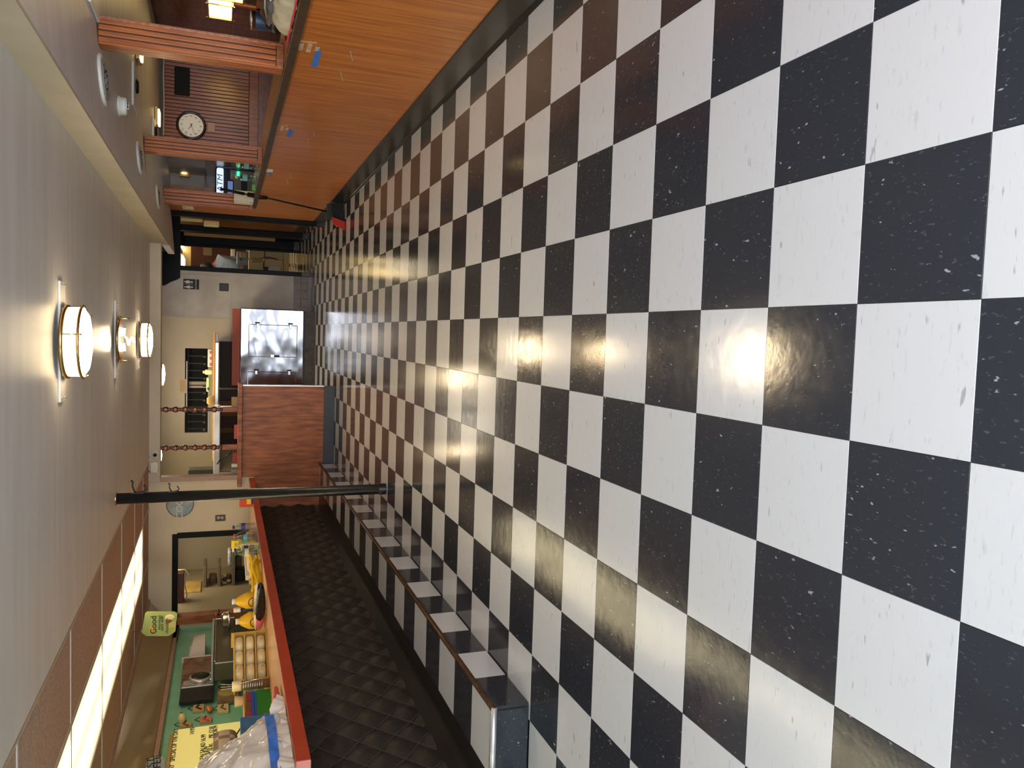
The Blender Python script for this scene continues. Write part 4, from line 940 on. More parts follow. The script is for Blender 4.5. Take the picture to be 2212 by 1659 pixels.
# yellow cord coil
a, b = cpt(562, 1190), cpt(569, 1308); a.x = -1.99; b.x = max(b.x, -2.16)
cd_ = empty('extension_cord', ((a.x+b.x)/2, (a.y+b.y)/2, ZT), 'coiled yellow extension cord lying on the counter', 'cord')
dr_ = (b-a).normalized(); pr_ = Vector((-dr_.y, dr_.x, 0)); L_ = (b-a).length
random.seed(4)
for k in range(8):
    o_ = random.uniform(-.025, .03); e0 = random.uniform(0, .12)*L_; e1 = random.uniform(0, .25)*L_ if k < 5 else 0; ph = random.uniform(0, 6)
    hgt = .012+.0085*k; wdt = random.uniform(.03, .055)
    pts = []
    c0 = a+dr_*((L_+e0-e1)/2); hl_ = (L_-e0-e1)/2
    for t in range(40):
        an = 2*PI*t/40
        q = c0+dr_*(math.cos(an)*hl_)+pr_*(math.sin(an)*wdt+o_+.012*math.sin(an*2+ph))
        q.z = ZT+hgt+.014*math.sin(an*2+ph)+.01*math.sin(an*3+ph*2)+.010*(math.sin(an) > 0)
        q.z = max(q.z, ZT+.009); pts.append(q)
    G().tube(pts, .0085, 8, True).make('loop', YEL, cd_, smooth=True)
q = a+dr_*(L_*.62)+pr_*.03; G().tube([q+Vector((0, 0, .085)), q+dr_*.05+Vector((0, 0, .085))], .016, 10).make('plug_end', mat('cord_sleeve', (176, 150, 110), .5), cd_, smooth=True)
# oblong pouch
c0 = Vector((-2.06, 4.66, ZT))
pc = empty('oblong_pouch', c0, 'glossy black oblong pouch with pink end in front of the yellow jugs', 'pouch')
def pouch(sx, sy, sz, zc_, u, v):
    an = 2*PI*u; t = PI*v-PI/2
    return c0+Vector((.0, 0, zc_))+Vector((math.cos(an)*math.cos(t)*sx, math.sin(an)*math.cos(t)*sy-.08*math.cos(an)*math.cos(t), math.sin(t)*sz))
g = G(); g.sheet(lambda u, v: pouch(.20, .055, .040, .046, u, v), 36, 16)
g.m = [1 if (math.cos(2*PI*((i % 36)/36)) < -.55) else 0 for i in range(len(g.f))]
g.make('shell', mat('pouch_black', (22, 18, 20), .22, bump=.3, scale=50), pc, mats=[mat('pouch_pink', (206, 96, 104), .35)], smooth=True)
G().sheet(lambda u, v: pouch(.205, .06, .018, .068, u, v)+Vector((0, .018, 0)), 30, 10).make('pale_lining', mat('lining', (216, 196, 168), .6), pc, smooth=True)
# two yellow jugs
def jug(px, py, top, Y, label):
    a_ = AY(px, py, Y); h = a_.z-ZT; r = .062
    j = empty('cleaner_jug', (a_.x, Y, ZT), label, 'jug', 'yellow cleaner jugs on the counter')
    G().lathe((a_.x, Y, ZT), [(r*.92, 0), (r, .008), (r, h*.50), (r*.97, h*.56), (r*.55, h*.80), (r*.28, h*.90)], n=28).make('body', mat('jug_yellow', (224, 172, 22), .4), j, smooth=True)
    G().lathe((a_.x, Y, ZT), [(r*1.01, .01), (r*1.01, h*.20)], n=28, cap=False).make('white_label', PAPER, j, smooth=True)
    G().lathe((a_.x, Y, ZT), [(.02, h*.88), (.022, h*.98), (.018, h)], n=18).make('cap', PLAST, j, smooth=True)
    G().ring((a_.x+.005, Y-r-.002, ZT+h*.34), .034, .003, axis=(0, -1, 0), n=30, k=6).make('logo_ring', mat('logo_dark', (60, 30, 40), .5), j, smooth=True)
    text('zep', (a_.x+.005, Y-r-.003, ZT+h*.345), .038, MATS['logo_dark'], j, name='lettering')
    return j
jug(501, 1300, 0, 5.06, 'yellow cleaner jug with round logo, farther one beside the cord')
jug(509, 1343, 0, 4.88, 'yellow cleaner jug with round logo, nearer one by the grey machine')
p = Vector(AY(503, 1319, 5.05)); sp_ = empty('spray_bottle', (p.x, 5.05, ZT), 'small bottle with white trigger cap between the yellow jugs', 'bottle')
G().lathe((p.x, 5.05, ZT), [(.025, 0), (.026, .01), (.026, .09), (.012, .12), (.010, .17)], n=16).make('body', mat('dark_blue_bottle', (30, 40, 60), .3), sp_, smooth=True); G().box(p.x-.012, p.x+.016, 5.03, 5.07, ZT+.165, ZT+.215, .005).make('trigger_cap', PLAST, sp_)
# cluster behind the roll: sprayer and small carton
p = Vector(AY(500, 1160, 6.3)); p.x -= .09; s5 = empty('trigger_sprayer', (p.x, 6.3, ZT), 'white trigger spray bottle behind the paper towel roll', 'bottle')
G().lathe((p.x, 6.3, ZT), [(.034, 0), (.036, .01), (.036, .10), (.014, .145), (.013, .18)], n=18).make('body', PLAST, s5, smooth=True); G().box(p.x-.045, p.x+.02, 6.28, 6.32, ZT+.175, ZT+.215, .006).make('trigger_head', PLAST, s5)
G().tube([(p.x-.03, 6.3, ZT+.178), (p.x-.05, 6.3, ZT+.15)], .004, 6).make('trigger', REDP, s5, smooth=True)
p = Vector(AY(523, 1183, 5.9)); s6 = empty('small_carton', (p.x, 5.9, ZT), 'upright white carton with dark lettering behind the paper towel roll', 'carton')
G().box(p.x-.03, p.x+.03, 5.9, 5.93, ZT, ZT+.15, .003).make('carton', CREMP, s6); text('S2', (p.x, 5.898, ZT+.06), .05, INK, s6)
p = Vector(AY(515, 1170, 6.6)); p.x -= .10; s7 = empty('cream_tub', (p.x, 6.6, ZT), 'cream lidded tub between the sprayer and the white carton', 'tub')
G().lathe((p.x, 6.6, ZT), [(.03, 0), (.036, .10), (.038, .10), (.038, .12)], n=18).make('tub', mat('tub_tan', (190, 150, 90), .5), s7, smooth=True)
# cream rack
A_, B_ = Vector((-2.225, 4.60, ZT)), Vector((-2.40, 4.30, ZT))
e1 = (B_-A_).normalized(); W_ = (B_-A_).length; dp_ = Vector((-e1.y, e1.x, 0))
if dp_.y < 0: dp_ = -dp_
rk = empty('cream_rack', (A_+B_)/2, 'three tier rack of cream plastic packs at the counter rear', 'rack')
for k, z in enumerate((.005, .078, .150, .215)):
    q0_ = [A_-e1*.02, B_+e1*.02, B_+e1*.02+dp_*.16, A_-e1*.02+dp_*.16]
    G().hexa([v+Vector((0, 0, z-.004)) for v in q0_], [v+Vector((0, 0, z+.004)) for v in q0_]).make('shelf', mat('rack_yellow', (196, 158, 72), .45), rk)
for r_ in range(3):
    for k in range(3):
        cc_ = A_+e1*(W_*(k+.5)/3)+dp_*.07+Vector((0, 0, .042+.072*r_)); ww = W_/6*.96
        g = G()
        M_ = lambda x, y, z: cc_+e1*x+dp_*y+Vector((0, 0, z))
        def PK(u, v, M_=M_, ww=ww):
            an = 2*PI*u; t = PI*(v-.5); cx_ = math.copysign(abs(math.cos(an))**.5, math.cos(an)); sy_ = math.copysign(abs(math.sin(an))**.5, math.sin(an)); ct_ = math.cos(t)**.4 if math.cos(t) > 0 else 0
            return M_(cx_*ct_*ww, sy_*ct_*.065+.004*math.sin(u*30), math.copysign(abs(math.sin(t))**.6, math.sin(t))*.031)
        g.sheet(PK, 20, 10).make('pack', CREMP if (r_+k) % 2 else mat('cream_pack_b', (214, 196, 150), .4), rk, smooth=True)
        if (k+r_) % 2 == 0: G().tube([M_(-.015, -.068, -.01), M_(0, -.074, .008), M_(.018, -.068, .014)], .003, 6).make('cord_loop', CREMP, rk, smooth=True)
G().hexa([A_-e1*.02+Vector((0, 0, 0)), A_-e1*.012, A_-e1*.012+dp_*.15, A_-e1*.02+dp_*.15], [v+Vector((0, 0, .235)) for v in (A_-e1*.02, A_-e1*.012, A_-e1*.012+dp_*.15, A_-e1*.02+dp_*.15)]).make('side', mat('rack_yellow', (196, 158, 72), .45), rk)
# steel spiral stand with tongs
p = Vector((-2.40, 4.16, ZT)); sk = empty('spiral_stand', p, 'steel spiral stand with a cream cap and long steel tong', 'stand')
for k in range(9): G().ring((p.x, p.y, ZT+.05+.014*k), .036, .0028, n=24, k=6).make('ring', STEEL2, sk, smooth=True)
G().lathe((p.x, p.y, 0), [(.030, ZT+.0), (.030, ZT+.185)], n=14).make('core', mat('stand_core', (120, 96, 64), .6), sk, smooth=True)
G().lathe((p.x, p.y, 0), [(.03, ZT+.175), (.033, ZT+.18), (.033, ZT+.225), (.028, ZT+.232)], n=20).make('cap', CREMP, sk, smooth=True)
G().tube([(p.x+.03, p.y-.04, ZT+.20), (p.x+.05, p.y-.045, ZT+.10), (p.x+.055, p.y-.045, ZT+.008)], [.003, .005, .007], 8).make('tong', STEEL2, sk, smooth=True)
for k in range(3): G().tube([(p.x-.01+.01*k, p.y, ZT+.22), (p.x-.02+.018*k, p.y+.02, ZT+.30)], .002, 5).make('skewer', STEEL2, sk, smooth=True)
# green boxes with blue trays
def leanbox(name, p1, p2, z0, z1, dpt, mt, par, dz=0):
    v = (p2-p1).normalized(); n_ = Vector((-v.y, v.x, 0)); n_ = n_ if n_.y > 0 or n_.x < 0 else -n_
    q = [p1, p2, p2+n_*dpt, p1+n_*dpt]
    return G().hexa([Vector((a.x, a.y, z0)) for a in q], [Vector((a.x, a.y, z1)) for a in q]).make(name, mt, par)
g1, g2 = Vector((-2.415, 4.10, 0)), Vector((-2.44, 3.74, 0))
gb = empty('green_boxes', (-2.5, 3.95, ZT), 'bright green plastic storage box at the counter rear', 'box')
leanbox('box_body', g1, (g1+g2)/2+Vector((0, .001, 0)), ZT, ZT+.088, .22, GREEN, gb); leanbox('box_body', (g1+g2)/2-Vector((0, .001, 0)), g2, ZT, ZT+.088, .22, GREEN, gb)
bt = empty('blue_trays', (-2.5, 3.95, ZT+.088), 'two stacked bright blue trays on the green storage box', 'tray')
leanbox('tray', g1+Vector((0, -.01, 0)), g2, ZT+.089, ZT+.102, .2, mat('tray_blue', (36, 84, 190), .35), bt); leanbox('tray', g1+Vector((0, -.01, 0)), g2, ZT+.104, ZT+.120, .2, mat('tray_blue', (36, 84, 190), .35), bt)
rb = empty('red_packs', (-2.5, 3.95, ZT+.12), 'row of dull red packets on the blue trays', 'packet')
for k in range(3): leanbox('packet', g1+(g2-g1)*(k/3+.02), g1+(g2-g1)*((k+1)/3-.02), ZT+.121, ZT+.150+.006*(k % 2), .1, (mat('pack_red', (150, 44, 56), .5), mat('pack_brown', (110, 70, 50), .6), MATS['pack_red'])[k], rb)
cj = empty('cream_cup', (-2.50, 4.0, ZT+.155), 'cream cup lying on a yellow tray above the red packets', 'cup')
leanbox('yellow_tray', g1+Vector((-.02, .02, 0)), g2+Vector((-.02, -.02, 0)), ZT+.157, ZT+.164, .12, MATS['rack_yellow'], cj)
G().lathe((-2.46, 4.07, ZT+.165), [(.028, 0), (.034, .05), (.036, .052)], n=18).make('cup', CREMP, cj, smooth=True)
# blue printed cloth
bc = empty('blue_cloth', (-2.55, 3.6, ZT), 'bright blue printed pack between the green boxes and the plastic wrapped bundle', 'pack')
leanbox('pack_front', Vector((-2.40, 3.72, 0)), Vector((-2.46, 3.25, 0)), ZT, ZT+.19, .10, mat('cloth_blue', (46, 118, 176), .5, col2=(38, 96, 156), scale=14), bc)
text('CARDS', (-2.398, 3.55, ZT+.06), .05, mat('cloth_dark', (20, 60, 80), .6), bc, face='X+')
# red and yellow gloves
gv = empty('sweet_sticks', (-2.08, 3.25, ZT), 'red and yellow wrapped sticks poking out of the plastic bundle', 'sticks')
for k in range(4):
    x = -2.0-.045*k
    G().tube([(x, 2.88, ZT+.022+.01*(k % 2)), (x-.01, 3.04, ZT+.03+.012*(k % 2)), (x-.012, 3.19-.03*k, ZT+.024)], [.02, .022, .014], 10).make('stick', (REDP, YEL, mat('stick_red', (190, 30, 36), .35), YEL)[k], gv, smooth=True)
# plastic wrapped bundle
pb = empty('plastic_bundle', (-2.15, 2.65, ZT), 'bundle wrapped in crumpled cloudy plastic with blue tape at the near counter end', 'bundle')
PV = mat('cloudy_plastic', (224, 216, 206), .25, bump=.35, scale=5, stretch=(1, 1, 1), coat=.5, detail=3)
def env(s):   # s 0 far .. 1 near
    t_ = cl(0, 1, (s-.02)/.46); h = .035+.46*t_*t_*(3-2*t_)
    return h
def BP(u, v, off=0):
    s = u; y = 2.98-.98*s; a = PI*v
    h = env(s); wx = .26*min(1, (s*5+.15))**.5
    x = -2.20+math.cos(a)*wx; z = ZT+.004+math.sin(a)**.8*h if math.sin(a) > 0 else ZT+.004
    cr = .016*noise(y*3+1, a*2.2)+.007*noise(y*7+a*2, a*3+2)+.0025*noise(y*19, a*6)
    x += (cr+off)*math.cos(a)+.01*noise(z*20, y*8); z += max(0, (cr+off)*math.sin(a))
    return (min(x, -1.915), y+.5*cr, max(z, ZT+.002))
G().sheet(BP, 90, 60).make('wrap', PV, pb, smooth=True)
def TP(u, v):
    s = .12+.88*u; zt = .055+.04*v; vv = math.asin(min(.99, (zt/env(s))**1.25))/PI
    p = Vector(BP(s, vv, .006)); return (p.x+.004, p.y, p.z)
G().sheet(TP, 60, 3).make('blue_tape', BLUE, pb, smooth=True)
def FR(u, v):
    y = 2.92-.86*u; return (-1.935+.022*math.sin(y*31)+.012*noise(y*20, 1)-.02*(1-v), y, ZT+.004+v*(.05+.02*math.sin(y*23)))
G().sheet(FR, 70, 4).make('frill', PV, pb, smooth=True)
# ------------------------------------------------------------------ back counter, machine and wall pieces on the left
G2 = empty('back_counter', (-3.45, 5, 0), 'low service counter along the teal wall behind the lunch counter', 'counter')
G().box(-3.74, -3.16, 2.0, 8.8, 0, .90, .004).make('cabinet', DARKW, G2); G().box(-3.745, -3.12, 2.0, 8.85, .90, .95, .004).make('top', STEEL2, G2)
X3 = -3.42
ya, yb_ = AX(485, 1429, X3).y, AX(485, 1336, X3).y; zt_ = AX(462, 1400, X3).z; zl = AX(509, 1400, X3).z
mc = empty('drink_machine', (-3.55, (ya+yb_)/2, .95), 'grey steel drinks machine with round metal head beside the hatch', 'machine')
G().box(-3.62, X3, ya, yb_, .951, zl, .01).make('lower_body', mat('machine_dark', (70, 62, 48), .4, metal=.4), mc)
G().box(-3.62, X3, ya, yb_, zl, zt_, .015).make('upper_body', mat('machine_grey', (104, 98, 82), .32, metal=.6), mc)
G().box(X3, X3+.01, ya+.01, yb_-.02, zt_-.02, zt_-.005, .002).make('bright_edge', STEEL2, mc)
G().box(X3-.2, X3+.004, yb_+.002, yb_+.03, zl, zt_, .004).make('rim', STEEL2, mc)
q = AX(489, 1352, X3+.05); G().lathe((X3+.10, q.y+.05, q.z), [(.10, -.04), (.105, -.02), (.085, -.015), (.085, .03), (.06, .05)], n=28).make('round_head', STEEL2, mc, smooth=True)
G().box(X3+.03, X3+.06, yb_+.02, yb_+.16, zt_-.05, zt_-.03, .004).make('handle', BLKP, mc)
q = AX(468, 1328, X3); G().box(X3-.04, X3-.0, q.y-.02, q.y+.10, q.z, q.z+.012, .003).make('red_lever', ORNG, mc)
tr = G().box(-3.62, X3+.02, ya, yb_-.03, zt_+.001, zt_+.022, .003).make('machine_tray', mat('tray_pale', (160, 166, 166), .4)); tag(tr, 'thin pale tray lying on top of the drinks machine', 'tray')
# wall lamp shade
q = AX(404, 1390, -3.6)
wl = empty('wall_lamp', (-3.70, q.y, q.z-.1), 'white half round shade fixed on the teal wall', 'shade')
y1_, y2_ = AX(420, 1408, -3.65).y, AX(420, 1380, -3.65).y
zt1, zb1 = AX(408, 1400, -3.65).z, AX(443, 1400, -3.65).z
ym = (y1_+y2_)/2; ry = (y2_-y1_)/2
prf = [(ym-ry, -3.74)]+[(ym-ry*math.cos(PI*k/14), -3.74+.20*math.sin(PI*k/14)) for k in range(15)]+[(ym+ry, -3.74)]
G().hexa([(-3.745, ym-ry, zb1), (-3.745, ym+ry, zb1), (-3.735, ym+ry, zb1), (-3.735, ym-ry, zb1)], [(-3.745, ym-ry, zt1), (-3.745, ym+ry, zt1), (-3.735, ym+ry, zt1), (-3.735, ym-ry, zt1)]).make('back_plate', WHITE, wl)
G().sheet(lambda u, v: (-3.74+.20*math.sin(PI*u)*(1-.15*v), ym-ry*math.cos(PI*u), zb1+(zt1-zb1)*v*(1-.25*math.sin(PI*u)*(v))), 24, 6).make('shade_bowl', mat('shade_white', (196, 184, 172), .6), wl, smooth=True)
# coffee picture with black unit
def wl_rect(px0, py0, px1, py1, X, d, mt, name, parent=None, label=None, cat=None, b=.003, **k):
    yA = AX((px0+px1)/2, py0, X).y; yB = AX((px0+px1)/2, py1, X).y; t = AX(px0, (py0+py1)/2, X).z; bo = AX(px1, (py0+py1)/2, X).z
    o = G().box(X-d, X, min(yA, yB), max(yA, yB), bo, t, b).make(name, mt, parent, **k)
    if parent is None: tag(o, label, cat)
    return o
XP = -3.695
cf = wl_rect(394, 1419, 455, 1477, XP, .05, mat('coffee_print', (96, 66, 48), .4, col2=(150, 112, 92), scale=11, detail=6), 'coffee_picture', None, 'boxed picture of brown coffee cups on the teal wall', 'picture')
wl_rect(393, 1416.5, 456, 1419, XP+.004, .09, PAPER, 'pale_edge', cf)
un = wl_rect(389, 1482, 461, 1512, XP+.01, .04, mat('unit_black', (14, 12, 11), .5, bump=.8, scale=60), 'black_unit', None, 'black box shaped speaker unit beside the coffee picture', 'speaker')
wl_rect(392, 1476.5, 461, 1482, XP+.02, .06, mat('unit_silver', (176, 172, 166), .3, metal=.6), 'silver_band', un)
wl_rect(396, 1468, 455, 1476, XP+.015, .05, mat('machine_pale', (170, 156, 148), .35), 'pale_shelf', cf)
q = AX(433, 1464, XP+.03)
G().lathe((XP+.002, q.y, q.z), [(.105, 0), (.11, .02), (.112, .04), (.095, .05)], axis=(1, 0, 0), n=30).make('round_pan', mat('pan_rim', (190, 184, 176), .3, metal=.5), cf, smooth=True)
G().lathe((XP+.051, q.y, q.z), [(.09, 0), (.088, .003)], axis=(1, 0, 0), n=30).make('dark_coffee', mat('coffee_dark', (22, 16, 12), .4), cf, smooth=True)
for a, b in ((457, 1456), (456, 1467)): q = AX(a, b, XP+.02); G().lathe((XP+.0, q.y, q.z), [(.03, 0), (.03, .04)], axis=(1, 0, 0), n=14).make('knob', STEEL2, cf, smooth=True)
# retro round picture
rp = wl_rect(470, 1478, 516, 1513, -3.70, .04, mat('retro_print', (140, 112, 80), .6, col2=(112, 88, 62), scale=9), 'retro_picture', None, 'small brown framed print with a pale yellow disc', 'picture')
q = AX(491, 1495, -3.70); G().lathe((-3.70, q.y, q.z), [(.085, 0), (.085, .004)], axis=(1, 0, 0), n=28).make('yellow_disc', mat('disc_pale', (170, 154, 92), .6), rp)
q = AX(498, 1480, -3.68); G().tube([(-3.69, q.y-.03, q.z+.03), (-3.67, q.y, q.z-.01), (-3.69, q.y+.04, q.z+.01)], .010, 8).make('ribbon', BRWN, rp, smooth=True)
# little wall plaques
def plaque(px0, py0, px1, py1, mt, label, deco):
    o = wl_rect(px0, py0, px1, py1, -3.725, .025, mt, 'wall_plaque', None, label, 'plaque', b=.004); o['group'] = 'small plaques on the teal wall'
    q = AX((px0+px1)/2, (py0+py1)/2, -3.724); G().tube([(-3.722, q.y-.05, q.z-.025), (-3.720, q.y, q.z+.02), (-3.722, q.y+.05, q.z+.0)], .008, 6).make('motif', deco, o, smooth=True)
    q2 = AX(px0, (py0+py1)/2, -3.735); G().tube([(-3.74, q2.y-.05, q2.z), (-3.74, q2.y, q2.z+.045), (-3.74, q2.y+.05, q2.z)], .003, 5).make('wire_loop', INK, o, smooth=True)
PQ = mat('plaque_tan', (188, 156, 100), .6); PQ2 = mat('plaque_pale', (206, 188, 140), .6)
plaque(417, 1521, 441, 1535, PQ, 'tan plaque with a slanted dark motif on the teal wall', INK)
plaque(470, 1520, 494, 1537, PQ2, 'pale tan plaque with a light motif, lowest on the teal wall', BRWN)
plaque(432, 1547, 457, 1558, mat('plaque_pink', (196, 130, 104), .6), 'reddish plaque just above the yellow menu board', REDP)
plaque(388, 1559, 414, 1567, PQ, 'tan plaque cut by the yellow menu board edge', BRWN)
q = AX(452, 1530, -3.71); rb_ = empty('round_bell', (-3.72, q.y, q.z), 'small round copper bell hanging between two plaques', 'bell')
G().ball((-3.715, q.y, q.z), .03, .05, .035, 16, 10).make('bell', mat('copper', (206, 130, 84), .3, metal=.4), rb_, smooth=True)
q = AX(394, 1543, -3.66); hk_ = empty('wall_peg', (-3.70, q.y, q.z), 'cream cone shaped peg sticking out of the teal wall', 'peg')
G().lathe((-3.748, q.y, q.z), [(.03, 0), (.035, .06), (.02, .09)], axis=(1, .2, .1), n=16).make('cone', CREMP, hk_, smooth=True); G().lathe((-3.655, q.y+.02, q.z+.01), [(.008, 0), (.007, .004)], axis=(1, .2, .1), n=10).make('dark_hole', INK, hk_)
# menu board
MX = -3.60
y_far = AX(450, 1566, MX).y
mb = empty('menu_board', (-3.66, y_far-.7, 1.1), 'pale yellow lit menu board with black plastic letters on the teal wall', 'menu board')
ztm = AX(378, 1569, MX).z; zbm = AX(519, 1552, MX).z-.05
G().box(-3.745, MX, y_far-1.5, y_far, zbm, ztm, .012).make('board', mat('menu_yellow', (226, 214, 130), .4, emis=(226, 214, 130), estr=.22), mb)
G().box(-3.748, MX-.02, y_far-1.52, y_far-.03, ztm, ztm+.035, .006).make('tan_case', mat('menu_case', (176, 140, 80), .5), mb)
def mline(s_, px, py0, sz=.05, sx=1.35):
    q = AX(px, py0, MX+.004); text(s_, (MX+.003, q.y, q.z), sz, INK, mb, face='X+', name='lettering', align='RIGHT', sx=sx)
hgt_ = lambda px: AX(px, 1620, MX).z
mline('SOUP OF THE DAY   SPECIAL OF THE DAY', 381, 1574, .055, 1.05)
mline('14.95', 416, 1571, .052, 1.1)
mline('FRIED CHICKEN SALAD 16.99', 440, 1586, .055, 1.05)
mline('GRAVY', 449, 1611, .055, 1.05)
mline('ROAST 16.45', 457, 1606, .052, 1.05); mline('PIE 12.50', 457, 1569, .052, 1.05); mline('LEMON M', 466, 1567, .052, 1.05)
# lantern of grey checks
q = AX(487, 1585, -3.40); ln = empty('checked_lantern', (-3.485, q.y, q.z-.1), 'rounded grey checked lantern hanging in front of the menu board', 'lantern')
def LT(u, v):
    an = 2*PI*u; t = PI*(v-.5); c_ = abs(math.cos(t))**.45
    return (-3.485+math.cos(an)*.10*c_, q.y-.05+math.sin(an)*.21*c_, q.z+math.copysign(abs(math.sin(t))**.7, math.sin(t))*.095)
g = G().sheet(LT, 28, 14); g.m = [((i % 28)//3+(i//28)//3) % 2 for i in range(len(g.f))]
g.make('body', mat('check_pale', (176, 162, 146), .6), ln, mats=[mat('check_dark', (124, 104, 90), .6)], smooth=True)
G().tube([(-3.49, q.y+.12, q.z-.08), (-3.47, q.y+.20, q.z-.12)], .006, 6).make('strap', INK, ln, smooth=True)
# hanging signs
def hsign(cs, Y, mt, label):
    P = [Vector(AY(a, b, Y)) for a, b in cs]
    o = empty('hanging_sign', (sum(p.x for p in P)/len(P), Y, min(p.z for p in P)), label, 'sign', 'painted signs hanging below the ceiling')
    G().prism(P, (0, .018, 0)).make('board', mt, o); return o, P
SG = mat('sign_green', (160, 172, 98), .5, col2=(148, 160, 92), scale=5)
sg, P = hsign([(318, 1322), (376, 1322), (383, 1325), (379, 1364), (364, 1374), (316, 1374), (306, 1367), (313, 1327)], 7.0, SG, 'green painted coffee sign hanging under the slanted panels')
q = AY(332, 1350, 6.99); text('Good', (q.x, 6.992, q.z), .075, INK, sg, name='lettering')
for k, (s_, a, b) in enumerate((('mornings', 344, 1345), ('start with', 350, 1347), ('chocolate', 360, 1352))): q = AY(a, b, 6.99); text(s_, (q.x, 6.993, q.z), .038, mat('sign_ink', (60, 56, 24), .6), sg, name='lettering')
q = AY(329, 1359, 6.99); G().lathe((q.x, 6.996, q.z), [(.03, 0), (.028, .003)], axis=(0, -1, 0), n=14).make('sun_dot', mat('sun_orange', (214, 158, 48), .5), sg)
q = AY(367, 1334, 6.99); G().ball((q.x, 6.996, q.z), .03, .004, .045, 14, 10).make('painted_cup', CREMP, sg, smooth=True); q = AY(364, 1342, 6.99); G().ball((q.x, 6.995, q.z), .022, .004, .028, 12, 8).make('painted_bean', BRWN, sg, smooth=True)
q = AY(372, 1350, 6.99); G().box(q.x-.03, q.x+.03, 6.994, 7.0, q.z-.03, q.z+.03).make('tan_patch', mat('patch_tan', (186, 168, 100), .6), sg)
s2, P = hsign([(316, 1648), (327, 1640), (350, 1637), (356, 1638), (353, 1700), (312, 1700)], 4.9, mat('sign_ash', (150, 142, 126), .5), 'pale grey hanging sign with black letters, cut by the bottom edge of the picture')
q = AY(326, 1658, 4.89); text('BEST', (q.x, 4.892, q.z), .07, INK, s2, name='lettering'); q = AY(340, 1660, 4.89); text('COFFEE', (q.x-.02, 4.892, q.z), .07, INK, s2, name='lettering')
for s_, y in ((sg, 7.0), (s2, 4.9)):
    b = WL[s_.name]; G().tube([(b.x-.06, y+.009, b.z+.2), (b.x-.06, y+.009, zc(y)-.0)], .003, 5).make('hanging_wire', STEEL2, s_, smooth=True)
# ------------------------------------------------------------------ kitchen seen through the hatch
kw = G().box(-5.5, -1.9, 11.55, 11.6, 0, 2.3).make('wall_kitchen', OLIVE, kind='structure')
def ktube(px0, py0, px1, py1, Y, r, mt, name, label, cat): 
    o = G().tube([AY(px0, py0, Y), AY(px1, py1, Y)], r, 8).make(name, mt, smooth=True); tag(o, label, cat)
for k, (x0_, x1_, lb) in enumerate(((440, 447, 'upper'), (470, 477, 'middle'), (500, 507, 'lower'))):
    s_ = wallbox('wall_shelf', x0_, (1207, 1205, 1178)[k], x1_, 1335, 11.0, .4, mat('shelf_metal', (116, 104, 82), .35, metal=.5), lb+' steel shelf on the kitchen wall inside the hatch', 'shelf', b=.006); s_['group'] = 'steel shelves in the kitchen'
wallbox('hood_panel', 390, 1255, 435, 1340, 10.9, .5, mat('hood_yellow', (176, 146, 74), .4, col2=(150, 122, 60), scale=6), 'yellowish steel hood panel at the top of the hatch', 'panel')
wallbox('range_hood', 384, 1230, 398, 1330, 10.2, .2, mat('hood_rust', (70, 34, 24), .5), 'dark rusty pipe cover along the top of the hatch', 'cover')
hw_ = G().tube([AY(384, 1231, 10.1), AY(400, 1230, 10.1), AY(407, 1240, 10.1), AY(399, 1262, 10.1), AY(404, 1285, 10.1), AY(400, 1305, 10.1), AY(386, 1322, 10.1)], .008, 6).make('loose_cable', CREMP, smooth=True); tag(hw_, 'pale cable sagging below the rusty cover', 'cable')
random.seed(12)
kt = ((452, 1236, 468, 1262, (126, 92, 62), 'brown stacked trays'), (452, 1264, 469, 1285, (84, 72, 46), 'olive pan stack'), (450, 1288, 468, 1303, (104, 74, 34), 'ochre box'), (449, 1305, 469, 1330, (96, 86, 76), 'grey slatted rack'),
      (480, 1240, 500, 1262, (96, 80, 50), 'basket of small jars'), (480, 1264, 500, 1300, (84, 66, 44), 'brown lumpy sacks'), (482, 1302, 502, 1322, (70, 60, 44), 'dark pan'), (492, 1182, 500, 1215, (206, 206, 206), 'white slim carton'),
      (508, 1196, 522, 1216, (96, 80, 66), 'mottled bag'), (506, 1222, 528, 1262, (20, 20, 22), 'black crate'), (530, 1256, 542, 1285, (140, 84, 48), 'brown carton'))
for x0_, y0_, x1_, y1_, c_, lb in kt:
    mt = mat('kit_'+lb.split()[0]+lb.split()[-1], c_, .6, col2=tuple(int(v*.7) for v in c_), scale=16)
    o = wallbox(lb.split()[-1]+'_'+'item', x0_, y0_, x1_, y1_, 10.98, .22, mt, lb+' on the kitchen shelves inside the hatch', lb.split()[-1], b=.02)
    o.name = ({'trays': 'tray_stack', 'stack': 'pan_stack', 'box': 'ochre_box', 'rack': 'dish_rack', 'jars': 'jar_basket', 'sacks': 'flour_sack', 'pan': 'dark_pan', 'carton': 'slim_carton', 'bag': 'mottled_bag', 'crate': 'black_crate'}[lb.split()[-1]]); WL[o.name] = o.location.copy()
    if 'rack' in lb:
        for k in range(6): wallbox('slat', x0_+2, y0_+2+k*3.6, x1_-2, y0_+3.6+k*3.6, 10.758, .01, STEEL2, None, None, 0, o)
    if 'jars' in lb or 'sacks' in lb:
        for k in range(4):
            for r_ in range(2):
                q = AY(x0_+5+r_*9, y0_+3+k*(y1_-y0_)/4.2, 10.75); G().ball(q, .032, .03, .034, 10, 8).make('lump', CREMP if (k+r_) % 3 == 0 else mt, o, smooth=True)
for k in range(6):
    q = AY(481, 1240+k*7.5, 10.74)
    if k == 0: hdl = empty('spoon_row', q, 'row of small white spoon handles hanging under the middle kitchen shelf', 'spoons')
    G().box(q.x-.010, q.x+.012, 10.73, 10.74, q.z-.012-.006*(k % 2), q.z+.012, .002).make('handle', PLAST, hdl)
